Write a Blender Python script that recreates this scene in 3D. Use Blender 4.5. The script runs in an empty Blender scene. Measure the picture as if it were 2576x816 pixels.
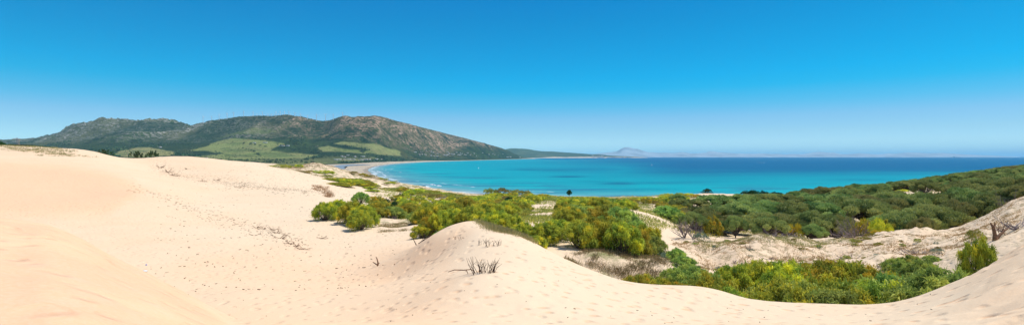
import bpy, math, random
import numpy as np
from mathutils import Vector, Matrix

# ---------------------------------------------------------------- basics
H = 45.0                      # eye height above the sea (m)
HOR = 393.0                   # horizon row / half width of the 2576-wide study print used for surveying
HW = 1288.0
scene = bpy.context.scene
COL = scene.collection
rng = np.random.default_rng(7)
random.seed(7)

def smooth(a, b, x):
    t = np.clip((x - a) / (b - a), 0, 1)
    return t * t * (3 - 2 * t)

def link(o, parent=None):
    COL.objects.link(o)
    if parent is not None:
        o.parent = parent
    return o

def tag(o, label=None, cat=None, group=None, kind=None):
    if label: o['label'] = label
    if cat: o['category'] = cat
    if group: o['group'] = group
    if kind: o['kind'] = kind
    return o

def make_mesh(name, V, F, mat=None, smooth_shade=False, attrs=None):
    """V (n,3) array, F (m,k) int array or list of such arrays"""
    me = bpy.data.meshes.new(name)
    V = np.asarray(V, dtype=np.float32)
    if isinstance(F, list) and len(F) and isinstance(F[0], tuple):
        F = [[f for f in F if len(f) == n] for n in sorted({len(f) for f in F})]
    Fs = F if isinstance(F, list) else [F]
    Fs = [np.asarray(f, dtype=np.int32) for f in Fs if len(f)]
    me.vertices.add(len(V)); me.vertices.foreach_set('co', V.ravel())
    loops = np.concatenate([f.ravel() for f in Fs])
    sizes = np.concatenate([np.full(len(f), f.shape[1], dtype=np.int32) for f in Fs])
    starts = np.concatenate([[0], np.cumsum(sizes)[:-1]]).astype(np.int32)
    me.loops.add(len(loops)); me.loops.foreach_set('vertex_index', loops)
    me.polygons.add(len(sizes)); me.polygons.foreach_set('loop_start', starts)
    me.polygons.foreach_set('loop_total', sizes)
    me.update(calc_edges=True)
    if smooth_shade:
        me.polygons.foreach_set('use_smooth', np.ones(len(sizes), dtype=bool))
    if attrs:
        for k, a in attrs.items():
            at = me.attributes.new(k, 'FLOAT', 'POINT')
            at.data.foreach_set('value', np.asarray(a, dtype=np.float32).ravel())
    if mat is not None: me.materials.append(mat)
    me.validate()
    return me

def obj(name, me, parent=None, loc=(0, 0, 0), rz=0.0, sc=None):
    o = bpy.data.objects.new(name, me)
    o.location = loc; o.rotation_euler = (0, 0, rz)
    if sc is not None: o.scale = sc if hasattr(sc, '__len__') else (sc, sc, sc)
    return link(o, parent)

def empty(name, loc=(0, 0, 0), rz=0.0, sc=None):
    o = bpy.data.objects.new(name, None)
    o.empty_display_size = 0.5
    o.location = loc; o.rotation_euler = (0, 0, rz)
    if sc is not None: o.scale = sc if hasattr(sc, '__len__') else (sc, sc, sc)
    return link(o)

# ---------------------------------------------------------------- numpy noise
def _h(ix, iy, s):
    n = (ix.astype(np.int64) * 374761393 + iy.astype(np.int64) * 668265263 + s * 1442695041) & 0xffffffff
    n = ((n ^ (n >> 13)) * 1274126177) & 0xffffffff
    return ((n ^ (n >> 16)) & 0xffff) / 65535.0

def noise(x, y, s=0):
    ix = np.floor(x); iy = np.floor(y)
    fx = x - ix; fy = y - iy
    ux = fx * fx * fx * (fx * (fx * 6 - 15) + 10); uy = fy * fy * fy * (fy * (fy * 6 - 15) + 10)
    a = _h(ix, iy, s); b = _h(ix + 1, iy, s); c = _h(ix, iy + 1, s); d = _h(ix + 1, iy + 1, s)
    return (a + (b - a) * ux + (c - a) * uy + (a - b - c + d) * ux * uy) * 2 - 1

def fbm(x, y, o=4, s=0):
    t = 0; a = 1; n = 0
    for k in range(o):
        t = t + a * noise(x * 2 ** k, y * 2 ** k, s + 17 * k); n += a; a *= .5
    return t / n

def ridged(x, y, o=4, s=0):
    t = 0; a = 1; n = 0; w = 1
    for k in range(o):
        r = (1 - np.abs(noise(x * 2 ** k, y * 2 ** k, s + 31 * k))) ** 2
        t = t + a * r * w; w = np.clip(r * 1.6, 0, 1); n += a; a *= .5
    return t / n

# ---------------------------------------------------------------- thin plate survey interpolation
class TPS:
    def __init__(self, P, v, reg=1e-4):
        P = np.asarray(P, float); n = len(P); self.P = P
        K = self.k(P[:, None, :] - P[None]); K += np.eye(n) * reg
        A = np.zeros((n + 3, n + 3)); A[:n, :n] = K; A[:n, n] = 1; A[:n, n + 1:] = P
        A[n, :n] = 1; A[n + 1:, :n] = P.T
        self.w = np.linalg.solve(A, np.concatenate([v, [0, 0, 0]]))
    @staticmethod
    def k(d):
        r2 = (d ** 2).sum(-1) + 1e-12
        return .5 * r2 * np.log(r2)
    def __call__(self, u, L):
        sh = np.shape(u); q = np.stack([np.ravel(u), np.ravel(L)], 1); out = np.empty(len(q))
        for i in range(0, len(q), 20000):
            c = q[i:i + 20000]
            out[i:i + 20000] = self.k(c[:, None, :] - self.P[None]) @ self.w[:-3] + self.w[-3] + c @ self.w[-2:]
        return out.reshape(sh)

def inside(poly, x, y):
    x = np.asarray(x, float); y = np.asarray(y, float)
    r = np.zeros(x.shape, bool); n = len(poly)
    for i in range(n):
        x1, y1 = poly[i]; x2, y2 = poly[(i + 1) % n]
        if y1 == y2: continue
        c = ((y1 > y) != (y2 > y)) & (x < (x2 - x1) * (y - y1) / (y2 - y1) + x1)
        r ^= c
    return r

def dist_poly(poly, x, y, closed=False):
    d = np.full(np.shape(x), 1e12)
    n = len(poly)
    for i in range(n if closed else n - 1):
        x1, y1 = poly[i]; x2, y2 = poly[(i + 1) % n]
        dx, dy = x2 - x1, y2 - y1
        t = np.clip(((x - x1) * dx + (y - y1) * dy) / (dx * dx + dy * dy + 1e-9), 0, 1)
        d = np.minimum(d, (x - x1 - t * dx) ** 2 + (y - y1 - t * dy) ** 2)
    return np.sqrt(d)

def XY(x, Y):                      # survey column + distance -> world X,Y
    return ((x - HW) / HW * Y, Y)

# ---------------------------------------------------------------- coast line (sea level), world metres
SHORE = [(4500, 700), (3200, 600), (2576, 540), (2300, 520), (2000, 500), (1800, 520), (1600, 540), (1400, 560), (1200, 620),
         (1120, 660), (1050, 715), (1005, 805), (980, 935), (950, 1159), (934, 1400), (926, 1620), (928, 1850), (945, 2320), (985, 3050),
         (1040, 3860), (1100, 4650), (1200, 6000), (1280, 7800), (1335, 9600), (1352, 10800), (1343, 12000), (1345, 13500),
         (1400, 15000), (1470, 16000), (1540, 16500), (1600, 17000), (1640, 17300), (1600, 18500), (1500, 22000)]
SHORE = [XY(*p) for p in SHORE]
def refine(pts, n):
    P = np.array(pts); out = []
    for i in range(len(P) - 1):
        p0 = P[max(i - 1, 0)]; p1 = P[i]; p2 = P[i + 1]; p3 = P[min(i + 2, len(P) - 1)]
        for k in range(n):
            t = k / n
            out.append(tuple(.5 * ((2 * p1) + (p2 - p0) * t + (2 * p0 - 5 * p1 + 4 * p2 - p3) * t * t + (3 * p1 - p0 - 3 * p2 + p3) * t ** 3)))
    out.append(tuple(P[-1])); return out
SHORE = refine(SHORE, 3)
SEAPOLY = SHORE + [(20000, 60000), (60000, 60000), (60000, 700)]
def shore_sd(X, Y):                # + on land, - in the sea
    d = dist_poly(SHORE, X, Y)
    return np.where(inside(SEAPOLY, X, Y), -d, d)

# ---------------------------------------------------------------- node helpers
def new_mat(name):
    m = bpy.data.materials.new(name); m.use_nodes = True
    nt = m.node_tree; b = nt.nodes['Principled BSDF']
    return m, nt, b
class NB:
    def __init__(s, nt): s.nt = nt; s._g = None
    def n(s, t, **k):
        x = s.nt.nodes.new(t)
        for a, v in k.items(): setattr(x, a, v)
        return x
    def l(s, a, b): s.nt.links.new(a, b)
    def put(s, sock, v):
        if isinstance(v, bpy.types.NodeSocket): s.l(v, sock)
        elif v is not None:
            sock.default_value = v
    def pos(s):
        if s._g is None: s._g = s.n('ShaderNodeNewGeometry')
        return s._g.outputs['Position']
    def attr(s, name): return s.n('ShaderNodeAttribute', attribute_name=name).outputs['Fac']
    def math(s, op, a, b=None, clamp=False):
        x = s.n('ShaderNodeMath', operation=op, use_clamp=clamp); s.put(x.inputs[0], a)
        if b is not None: s.put(x.inputs[1], b)
        return x.outputs[0]
    def scale(s, v, sc):
        x = s.n('ShaderNodeMapping'); s.l(v, x.inputs['Vector'])
        x.inputs['Scale'].default_value = sc if hasattr(sc, '__len__') else (sc, sc, sc); return x.outputs[0]
    def noise(s, v, sc, det=4, rough=.55, dist=0, out='Fac'):
        x = s.n('ShaderNodeTexNoise'); s.l(v, x.inputs['Vector'])
        x.inputs['Scale'].default_value = sc; x.inputs['Detail'].default_value = det
        x.inputs['Roughness'].default_value = rough; x.inputs['Distortion'].default_value = dist
        return x.outputs[out]
    def voro(s, v, sc, feat='F1', rnd=1, out='Distance'):
        x = s.n('ShaderNodeTexVoronoi', feature=feat); s.l(v, x.inputs['Vector'])
        x.inputs['Scale'].default_value = sc; x.inputs['Randomness'].default_value = rnd
        return x.outputs[out]
    def rng(s, v, a, b, c=0., d=1., smooth_=True):
        x = s.n('ShaderNodeMapRange'); x.interpolation_type = 'SMOOTHSTEP' if smooth_ else 'LINEAR'
        s.put(x.inputs[0], v); x.inputs[1].default_value = a; x.inputs[2].default_value = b
        x.inputs[3].default_value = c; x.inputs[4].default_value = d; return x.outputs[0]
    def mix(s, f, a, b, mode='MIX'):
        x = s.n('ShaderNodeMix', data_type='RGBA', blend_type=mode, clamp_factor=True)
        s.put(x.inputs[0], f); s.put(x.inputs[6], (*a, 1) if isinstance(a, tuple) and len(a) == 3 else a)
        s.put(x.inputs[7], (*b, 1) if isinstance(b, tuple) and len(b) == 3 else b); return x.outputs[2]
    def bump(s, h, strength=.5, dist=.1, normal=None):
        x = s.n('ShaderNodeBump'); x.inputs['Strength'].default_value = strength; x.inputs['Distance'].default_value = dist
        s.l(h, x.inputs['Height'])
        if normal is not None: s.l(normal, x.inputs['Normal'])
        return x.outputs[0]

def simple_mat(name, col, rough=.8, var=.25, nscale=3., spec=.2, col2=None):
    m, nt, b = new_mat(name); k = NB(nt)
    tc = k.n('ShaderNodeTexCoord').outputs['Object']
    f = k.noise(tc, nscale, 4)
    c2 = col2 or tuple(c * (1 - var) for c in col)
    k.l(k.mix(k.rng(f, .35, .65), col, c2), b.inputs['Base Color'])
    b.inputs['Roughness'].default_value = rough; b.inputs['Specular IOR Level'].default_value = spec
    return m

def leaf_mat(name, dark, mid, light, transl=.3, extra=None, hue=.12):
    """foliage: per-vertex 'tint' picks the shoot's own colour, plus a little plant to plant variation"""
    m, nt, b = new_mat(name); k = NB(nt)
    t = k.attr('tint')
    c = k.mix(k.rng(t, 0, .5, smooth_=False), dark, mid)
    c = k.mix(k.rng(t, .5, 1, smooth_=False), c, light)
    oi = k.n('ShaderNodeObjectInfo').outputs['Random']
    hsv = k.n('ShaderNodeHueSaturation'); k.l(c, hsv.inputs['Color'])
    k.l(k.rng(oi, 0, 1, .5 - hue * .3, .5 + hue * .25, False), hsv.inputs['Hue'])
    k.l(k.rng(oi, 0, 1, 1 - hue * 1.6, 1 + hue * 1.6, False), hsv.inputs['Value'])
    c = hsv.outputs[0]
    b.inputs['Roughness'].default_value = .65; b.inputs['Specular IOR Level'].default_value = .15
    k.l(c, b.inputs['Base Color'])
    if transl:
        tr = k.n('ShaderNodeBsdfTranslucent'); k.l(c, tr.inputs[0])
        ms = k.n('ShaderNodeMixShader'); ms.inputs[0].default_value = transl
        k.l(b.outputs[0], ms.inputs[1]); k.l(tr.outputs[0], ms.inputs[2])
        k.l(ms.outputs[0], nt.nodes['Material Output'].inputs[0])
    return m

HAZE = True
# ================================================================ NEAR TERRAIN (dunes, basin, valley, scrub slopes, forest floor)
# survey points: (column, row, distance) and (column, drop below the eye, distance)
SV = [ # foreground and basin
 (600,816,12),(700,816,18),(900,816,15),(1200,816,13),(1400,816,13.5),(1700,816,14),(2000,816,14),(2200,816,13),(2400,816,11),(2576,816,9),
 (480,735,27),(340,668,36),(200,600,48),(0,552,60),(500,700,32),(500,620,45),(500,550,70),(500,500,100),(500,450,150),(420,430,170),
 (0,535,64),(120,540,63),(240,538,66),(310,520,72),(355,484,90),(340,450,112),(290,430,130),(220,418,140),(120,412,135),(0,405,130),
 (200,480,92),(80,475,90),(280,480,92),(0,385,160),(0,366,200),(100,375,205),(180,381,210),(240,382,190),(255,385,185),(270,391,190),(300,396,200),
 (340,398,205),(400,394,200),(480,394,205),(560,402,210),(640,410,225),(690,413,250),(800,415,310),
 (600,440,165),(600,480,118),(600,540,76),(600,600,52),(600,660,38),(600,740,24),
 (750,440,190),(750,480,122),(750,540,78),(750,600,55),(750,660,38),(760,740,24),
 (870,480,160),(890,492,140),(850,500,108),(820,530,82),(860,545,74),(932,577,62),(1000,593,57),(1050,598,54),(900,560,70),(850,600,56),(900,650,40),
 (980,572,68),(1010,560,78),(1000,540,92),(1060,560,66),
 (1000,640,37),(900,720,27),(1000,700,29),(1100,700,22),(1000,780,18),(1092,594,31.4),(1045,620,34),(1090,640,29.5),
 (1160,561,35),(1135,568,34),(1108,584,31.8),(1185,559,36),(1210,562,36),(1180,600,28),(1200,680,20),(1100,760,17),
 (1260,585,34),(1330,607,32),(1400,640,29),(1460,665,27),(1520,690,25),(1570,705,25),(1650,722,25),(1740,728,25),(1800,733,24.5),
 (1850,745,24),(1920,762,23),(2000,768,22.5),(2100,771,22),(2200,768,21),(2280,755,20),(2340,735,19.5),(2400,708,19),(2440,690,18.5),(2500,655,18),(2576,612,17.5),(2700,560,17),
 (1300,660,23),(1400,700,21),(1550,750,19),(1700,770,19),(1900,790,18),(2200,792,16.5),(2400,750,15),(2576,690,13),
 # ridge beyond the valley
 (1740,628,58),(1780,606,60),(1840,589,62),(1900,585,62),(1980,603,62),(2030,612,62),(2100,600,62),(2140,588,62),(2200,575,64),(2300,566,66),(2400,570,66),(2440,555,68),(2520,522,70),(2576,492,74),(2700,440,80),
 (1840,640,51),(1900,655,49),(2000,650,50),(2100,648,50),(2200,640,49),(2300,625,50),(2400,640,43),(2450,625,42),(2500,605,41),(2576,575,40),
 (1700,610,66),(1700,575,78),(1660,560,80),(1625,533,88),(1590,560,74),(1640,610,58),(1660,640,50),(1690,700,38),
 # central scrub
 (1500,640,41),(1400,620,44),(1580,650,45),(1350,585,50),(1250,560,60),(1350,540,84),(1380,517,118),(1420,505,175),(1600,507,180),(1500,540,84),
 (1790,487,222),(1840,490,215),(1730,500,205),(1700,515,140),
 (1000,522,118),(950,508,132),(1100,520,120),(1250,520,120),(930,468,300),(1000,470,430),(870,434,420),(930,445,480),
 (730,424,270),(780,430,290),(830,425,350),(850,455,240),(900,462,260)]
DV = [ # x, drop, Y
 (0,1.7,2),(600,1.7,2),(1288,1.7,2),(2000,1.7,2),(2576,1.6,2),(3400,1.6,2),(-800,1.7,2),(5000,1.5,2),(-2600,1.7,2),
 (0,2.6,5),(600,2.7,5),(1288,2.5,5),(2000,2.4,5),(2576,2.1,5),(3400,1.8,5),(-800,2.2,5),
 (0,4.7,10),(300,4.8,10),(0,6.0,17),(250,6.4,19),(400,6.4,18),(0,7.1,35),(150,7.4,36),(-700,2.5,12),(-700,4,30),(-700,3,70),(-700,-3,160),(-2600,0,60),(-2600,-3,300),
 (3400,1.2,18),(3400,3,60),(3400,0,90),(3400,2,200),(5000,2,60),
 (1400,8.8,38),(1570,9.6,36),(1740,10.6,35),(1920,11.2,34),(2100,11.2,33.5),(2280,10.8,32),(2440,9.3,31),(2576,6.8,31),(2340,10.9,28),(2120,11,28),(1900,10.8,29),
 (1160,7.6,48),(1250,7.9,46),
 # forest floor
 (1750,13,85),(1850,13.5,85),(2000,14,85),(2150,14,85),(2300,13.5,85),(2450,12.5,86),(2576,9.5,92),
 (1800,14.5,120),(2000,15,120),(2200,15,120),(2400,13.5,125),(2576,10.5,130),
 (1900,17,170),(2050,15.5,160),(2200,13.6,165),(2340,11.8,170),(2460,11.5,175),(2576,9,190),(2100,17,215),(2000,19,240),(2300,15,235),(2576,9,260),(1880,20,250),
 # seaward rim
 (1050,29,470),(1170,32,420),(1290,25,330),(1230,27,340),(1400,27.5,340),(1600,29,345),(1720,27,320),
 (1790,30,380),(2000,34,380),(2300,34,400),(2576,30,420),(3400,20,420),
 (1000,36,650),(946,38,740),(856,32,800),(800,27,760),(700,32,600),(600,36,500),(400,38,420),(200,36,420),(0,34,420),(-700,34,420),
 (300,20,300),(150,12,290),(0,8,280),(550,22,310),
 (700,42,1000),(0,42,1000),(-1000,42,1000)]
P = []; v = []
for x, y, Y in SV: P.append(((x - HW) / HW, math.log(Y))); v.append((y - HOR) / HW)
for x, d, Y in DV: P.append(((x - HW) / HW, math.log(Y))); v.append(d / Y)
near_tps = TPS(P, np.array(v), 2e-5)

UB = np.concatenate([np.linspace(-4.2, -1.12, 60)[:-1], np.linspace(-1.12, 1.12, 700), np.linspace(1.12, 4.2, 60)[1:]])
LB = np.linspace(math.log(1.6), math.log(1450), 560)

# edge of the big foreground dune the photographer stands on (lower left)
DA_X = np.array([-1500, -400, 0, 60, 140, 205, 270, 342, 400, 470, 540, 600, 680, 800])
DA_Y = np.array([560, 548, 545, 553, 568, 597, 637, 670, 700, 735, 775, 803, 850, 930])
DAF_X = np.linspace(-1500, 800, 1200); _f = np.interp(DAF_X, DA_X, DA_Y); _k = np.hanning(61); DAF_Y = np.convolve(np.pad(_f, 30, mode='edge'), _k / _k.sum(), mode='valid')

def near_height(U, Lg):
    Y = np.exp(Lg); X = U * Y; x = U * HW + HW
    z = H - Y * near_tps(U, Lg)
    sd = shore_sd(X, Y)
    # undulation of the sand
    am = smooth(8, 60, Y)
    z = z + am * (.22 * fbm(X / 14, Y / 9, 3, 5) + .10 * fbm(X / 4, Y / 3, 3, 9))
    z = z + (.045 * fbm(X / 2.2 + .3 * Y, Y / 1.5, 3, 12)) * smooth(30, 8, Y)
    veg = rough_mask(x, Y)
    hum = np.abs(fbm(X / 1.7, Y / 1.7, 4, 21))
    z = z - .75 * smooth(46, 54, Y) * smooth(82, 70, Y) * smooth(1720, 1800, x)
    z = z + veg * (.50 * hum - .14 + 1.0 * fbm(X / 6, Y / 5, 2, 33))
    # hummocky field of the far dunes
    far = smooth(180, 320, Y) * smooth(1200, 700, x)
    z = z + far * (2.2 * fbm(X / 38, Y / 38, 4, 41))
    # soft steps of the trampled foreground (right hand dune and left dune)
    foot = smooth(26, 16, Y) * smooth(3, 6, Y)
    cell = fbm(X / .95, Y / .8, 2, 52)
    right = smooth(2250, 2500, x)
    z = z - foot * np.clip(cell - .12, 0, 1) * (.08 + .20 * right)
    # the dune underfoot
    e = np.interp(x, DAF_X, DAF_Y)
    Ye = 14.2 + .35 * np.sin(x / 61.) + .2 * np.sin(x / 23.)
    de = (e - HOR) / HW * Ye
    t = np.clip((Y - 1.6) / (Ye - 1.6), 0, 1)
    zin = 1.66 + (de - 1.66) * (t ** 1.12)
    za = H - np.where(Y < Ye, zin, de + (Y - Ye) * .62)
    left = smooth(520, 60, x)
    za = za + foot * .13 * left * fbm(X / 2.3, Y / 1.7, 2, 61) * smooth(Ye + .6, Ye - 2.5, Y) 
    za = za - smooth(600, 760, x) * 3
    k = .30                                            # rounded join
    hmx = np.clip(.5 + .5 * (za - z) / k, 0, 1)
    z = z + (za - z) * hmx + k * hmx * (1 - hmx)
    # beach and sea bed
    w = smooth(20, 120, sd)
    beach = np.clip(sd * .035, -3, 2.6)
    z = np.where(Y > 300, beach * (1 - w) + np.maximum(z, 2.2) * w, z)
    z = z - smooth(1150, 1440, Y) * 6
    return z

def rough_mask(x, Y):
    y = HOR + 0 * x
    m = (smooth(44, 49, Y) * smooth(84, 72, Y) * smooth(1690, 1760, x))                         # ridge beyond the valley
    m = np.maximum(m, smooth(34, 40, Y) * smooth(60, 54, Y) * smooth(1600, 1650, x) * smooth(1800, 1700, x) * .8)
    m = np.maximum(m, smooth(26, 29, Y) * smooth(60, 50, Y) * smooth(1430, 1500, x) * smooth(2700, 2600, x) * .7)
    m = np.maximum(m, smooth(62, 66, Y) * smooth(84, 76, Y) * smooth(935, 965, x) * smooth(1075, 1050, x) * .7)
    m = np.maximum(m, smooth(84, 95, Y) * smooth(1180, 1260, x) * .5)
    m = np.maximum(m, smooth(210, 240, Y) * smooth(640, 700, x) * .8)
    return m

gu, gl = np.meshgrid(UB, LB)
GZ = near_height(gu, gl)
GY = np.exp(gl); GX = gu * GY; gx = gu * HW + HW

def ground_z(X, Y):
    X = np.asarray(X, float); Y = np.asarray(Y, float)
    fu = np.interp(X / Y, UB, np.arange(len(UB))); fl = np.interp(np.log(Y), LB, np.arange(len(LB)))
    i = np.clip(fu.astype(int), 0, len(UB) - 2); j = np.clip(fl.astype(int), 0, len(LB) - 2)
    a = fu - i; b = fl - j
    return (GZ[j, i] * (1 - a) + GZ[j, i + 1] * a) * (1 - b) + (GZ[j + 1, i] * (1 - a) + GZ[j + 1, i + 1] * a) * b

def grid_faces(nr, nc):
    i = np.arange(nr * nc).reshape(nr, nc)
    return np.stack([i[:-1, :-1].ravel(), i[:-1, 1:].ravel(), i[1:, 1:].ravel(), i[1:, :-1].ravel()], 1)

# colour of the sand: loose orange sand, bleached firm sand, soil with dry litter
gy = HOR + (H - GZ) / GY * HW
orange = np.zeros_like(GZ)
slip = [(-400, 395), (0, 400), (150, 408), (260, 428), (330, 455), (366, 484), (330, 505), (280, 540), (140, 545), (-400, 545)]
def soft_in(poly, x, y, w):
    d = dist_poly(poly, x, y, True)
    return np.where(inside(poly, x, y), .5 + .5 * np.clip(d / w, 0, 1), .5 - .5 * np.clip(d / w, 0, 1))
orange = np.maximum(orange, soft_in(slip, gx + 10 * fbm(GX / 9, GY / 9, 2, 3), gy + 5 * fbm(GX / 7, GY / 7, 2, 4), 24) * (GY > 40) * 1.25)  # more orange over the steep face of the left dune
DAm = (GY < 14.6) * smooth(640, 520, gx + (GY - 10) * 14)
orange = np.maximum(orange, DAm * (1.5 + 1.1 * fbm(GX / 1.9, GY / 1.4, 4, 71)))
orange = np.maximum(orange, (.38 + .2 * fbm(GX / 12, GY / 14, 3, 15)) * smooth(760, 420, gx) * (GY > 14))
orange = np.maximum(orange, .55 * smooth(1250, 1050, gx) * smooth(60, 36, GY) * smooth(250, 500, gx))
orange = np.maximum(orange, .55 * soft_in([(1045, 640), (1090, 600), (1160, 545), (1190, 560), (1150, 640), (1150, 760), (900, 760)], gx, gy, 30) * (GY < 50))  # more orange over the left flank of the sand peak
orange = np.maximum(orange, .4 * smooth(2350, 2576, gx) * smooth(30, 22, GY))
soil = rough_mask(gx, GY)
soil = np.maximum(soil, .8 * smooth(84, 92, GY) * smooth(1650, 1720, gx))
# bare sandy spots among the scrub
SPOTS = [(1380, 517, 34, 11), (1640, 560, 32, 30), (1700, 625, 20, 60), (1800, 490, 62, 14), (1350, 520, 28, 8), (2340, 478, 48, 12), (1625, 533, 46, 10),
         (1230, 566, 60, 14), (1580, 712, 60, 10), (950, 470, 50, 12), (1690, 665, 26, 40), (1940, 497, 28, 8), (1105, 508, 10, 5), (905, 497, 30, 14)]
bare = np.zeros_like(GZ)
for cx, cy, rx, ry in SPOTS:
    bare = np.maximum(bare, smooth(1.15, .75, np.hypot((gx - cx) / rx, (gy - cy) / ry)))
debris = smooth(560, 760, gx) * 0
d1 = dist_poly([(400, 425), (480, 440), (600, 455), (720, 470), (800, 492)], gx, gy)
d2 = dist_poly([(330, 505), (420, 525), (520, 545), (640, 560), (740, 600)], gx, gy)

m, nt, b = new_mat('dune_sand'); k = NB(nt); pos = k.pos()
big = k.noise(k.scale(pos, (1, 1, 1)), .12, 5, .6)
med = k.noise(k.scale(pos, (1, 1, 1)), 1.3, 4, .6)
fine = k.noise(pos, 14, 3, .7)
foot = k.voro(k.scale(pos, (1, 1, .4)), 1.9, 'SMOOTH_F1'); dim = k.rng(foot, .05, .38, 0, 1); prints = k.rng(foot, .30, .12, 0, 1)
grain = k.noise(pos, 160, 2, .8)
o_ = k.math('ADD', k.attr('orange'), k.rng(big, .35, .7, -.12, .2)); 
c = k.mix(o_, (.785, .60, .395), (.82, .52, .295))
c = k.mix(k.rng(k.attr('orange'), .95, 1.6, 0, 1, False), c, (.80, .475, .275))
c = k.mix(k.rng(med, .45, .75, 0, .35), c, (.72, .54, .365))
c = k.mix(k.rng(fine, .3, .75, 0, .22), c, (.83, .68, .50))
c = k.mix(k.rng(grain, .35, .75, 0, .3), c, (.62, .45, .29))
c = k.mix(k.math('MULTIPLY', k.math('MULTIPLY', prints, k.attr('near')), k.rng(med, .36, .52)), c, (.76, .49, .29))
wet = k.attr('wet'); c = k.mix(wet, c, (.40, .31, .22))
# soil / litter of the rough slopes
s_ = k.attr('soil')
lit = k.noise(k.scale(pos, (1, 1, 1)), .85, 6, .72)
tus = k.noise(pos, 7.5, 3, .7)
lm = k.math('MULTIPLY', k.rng(lit, .49, .57, 0, .85), k.rng(tus, .40, .50))
c = k.mix(k.math('MULTIPLY', s_, k.rng(k.noise(pos, .5, 4, .6), .4, .65, .0, .45)), c, (.66, .48, .31))
c = k.mix(k.math('MULTIPLY', s_, lm, True), c, k.mix(k.rng(tus, .4, .7), (.27, .185, .11), (.33, .28, .13)))
gm = k.rng(k.noise(pos, .35, 5, .65), .47, .62)
c = k.mix(k.math('MULTIPLY', k.attr('turf'), gm, True), c, k.mix(k.rng(tus, .4, .62), (.17, .19, .06), (.33, .27, .14)))
k.l(c, b.inputs['Base Color']); b.inputs['Roughness'].default_value = .95; b.inputs['Specular IOR Level'].default_value = .08
n1 = k.bump(dim, .62, .11)
rip = k.noise(k.scale(pos, (1.0, 3.2, 1)), 2.6, 3, .55, .6)
n2 = k.bump(rip, .3, .05, n1)
n3 = k.bump(fine, .35, .03, n2)
k.l(n3, b.inputs['Normal'])
M_SAND = m

SD = shore_sd(GX, GY)
wet = smooth(30, 8, SD) * smooth(-60, -20, SD) * (GY > 300)
turf = np.clip(smooth(84, 95, GY) * smooth(1000, 1250, gx) + .9 * smooth(640, 690, gx) * smooth(200, 230, GY) * smooth(640, 560, GY)
               + .8 * smooth(66, 72, GY) * smooth(1100, 1000, gx) * smooth(930, 980, gx) * smooth(100, 90, GY)
               + smooth(1440, 1500, gx) * smooth(1640, 1600, gx) * smooth(28, 31, GY) * smooth(48, 44, GY)
               + .7 * smooth(1840, 1880, gx) * smooth(1990, 1960, gx) * smooth(25, 27, GY) * smooth(40, 36, GY), 0, 1)
soil = np.clip(soil * (1 - bare), 0, 1); turf = turf * (1 - bare)
V = np.stack([GX.ravel(), GY.ravel(), GZ.ravel()], 1)
me = make_mesh('dunes', V, grid_faces(*GZ.shape), M_SAND, True, {'orange': orange * (1 - .6 * bare), 'soil': soil, 'turf': turf, 'wet': wet, 'near': .9 * smooth(32, 22, GY) * smooth(800, 1200, gx)})
tag(obj('sand_ground', me), 'pale sand dunes sloping down to the bay', kind='structure')

# ================================================================ FAR LAND: beach arm, plain, mountains, second headland
SKY = [(0,353,9000),(45,350,9000),(90,348,9000),(120,340,8600),(150,332,8200),(185,311,7600),(215,309,7400),(240,302,7200),(250,297,7100),(262,296,7100),(280,298,7100),(300,300,7100),(320,302,7100),
 (340,303,7100),(355,300,7000),(372,298,7000),(390,301,7000),(410,300,6900),(440,303,6900),(460,309,6800),(480,318,6700),(495,311,6500),(510,306,6400),
 (540,302,6300),(570,297,6200),(600,293,6100),(640,291,6100),(680,292,6000),(715,290,6000),(740,293,5950),(770,297,5900),(790,302,5900),(812,305,5900),(830,303,5900),
 (850,296,5800),(868,292,5700),(885,297,5700),(905,295,5700),(922,294,5700),(940,293,5700),(960,294,5750),(985,301,5800),(1010,308,5900),(1050,318,6100),(1090,328,6300),(1130,338,6600),(1170,347,7000),
 (1200,355,7300),(1230,363,7700),(1260,371,8200),(1290,380,8800),(1315,389,9400)]
HV = [(-600,340,9000),(-600,380,5000)] + SKY + [
 (0,372,6000),(120,370,5800),(250,322,6400),(250,345,5600),(250,372,4600),(380,325,6200),(440,345,5500),(440,366,4700),(150,352,6400),(330,350,5300),(330,374,4400),
 (470,335,6000),(520,325,5700),(640,315,5600),(640,338,5200),(560,352,5000),(600,350,4950),(680,353,4900),(640,372,4500),(560,386,4200),(750,388,4200),(650,395,3950),(480,388,4200),
 (370,371,3900),(310,386,3700),(440,385,3700),(370,388,3400),(375,378,4200),
 (730,312,5650),(740,340,5150),(760,362,4700),(815,325,5700),(815,350,5200),(800,372,4500),(900,320,5200),(900,350,4650),(880,362,4500),(960,325,5300),(960,355,4700),(900,384,4200),(960,375,4500),
 (1000,345,5400),(1000,372,4900),(1060,350,5600),(1060,378,5000),(1120,360,6000),(1120,386,5200),(1180,372,6600),(1180,390,5900),(1240,385,7400),(1280,391,8100)]
HD = [(x, 20, 12000) for x in (-600, 0, 300, 600, 900, 1200)] + [(x, 40, 3000) for x in (-600, 0, 200, 400, 600, 800)] + \
     [(x, 42, 1500) for x in (-600, 0, 400, 800)] + [(x, 42, 700) for x in (-600, 0, 400, 800)] + [(1200, 42, 5000), (1350, 43, 9000)] + \
     [(x, z_, 18000) for x, z_ in ((0, 30), (600, 30), (1100, 30))]
P = []; v = []
for x, y, Y in HV: P.append(((x - HW) / HW * 2, 1.6 * math.log(Y))); v.append((y - HOR) / HW)
for x, d, Y in HD: P.append(((x - HW) / HW * 2, 1.6 * math.log(Y))); v.append(d / Y)
hill_tps = TPS(P, np.array(v), 1e-5)
FAR2 = np.array([(1240,382),(1262,377),(1285,374),(1310,374),(1332,375.5),(1363,379),(1390,380),(1420,382),(1450,384),(1473,386),(1505,388),(1540,391),(1580,393),(1640,394)], float)

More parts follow.
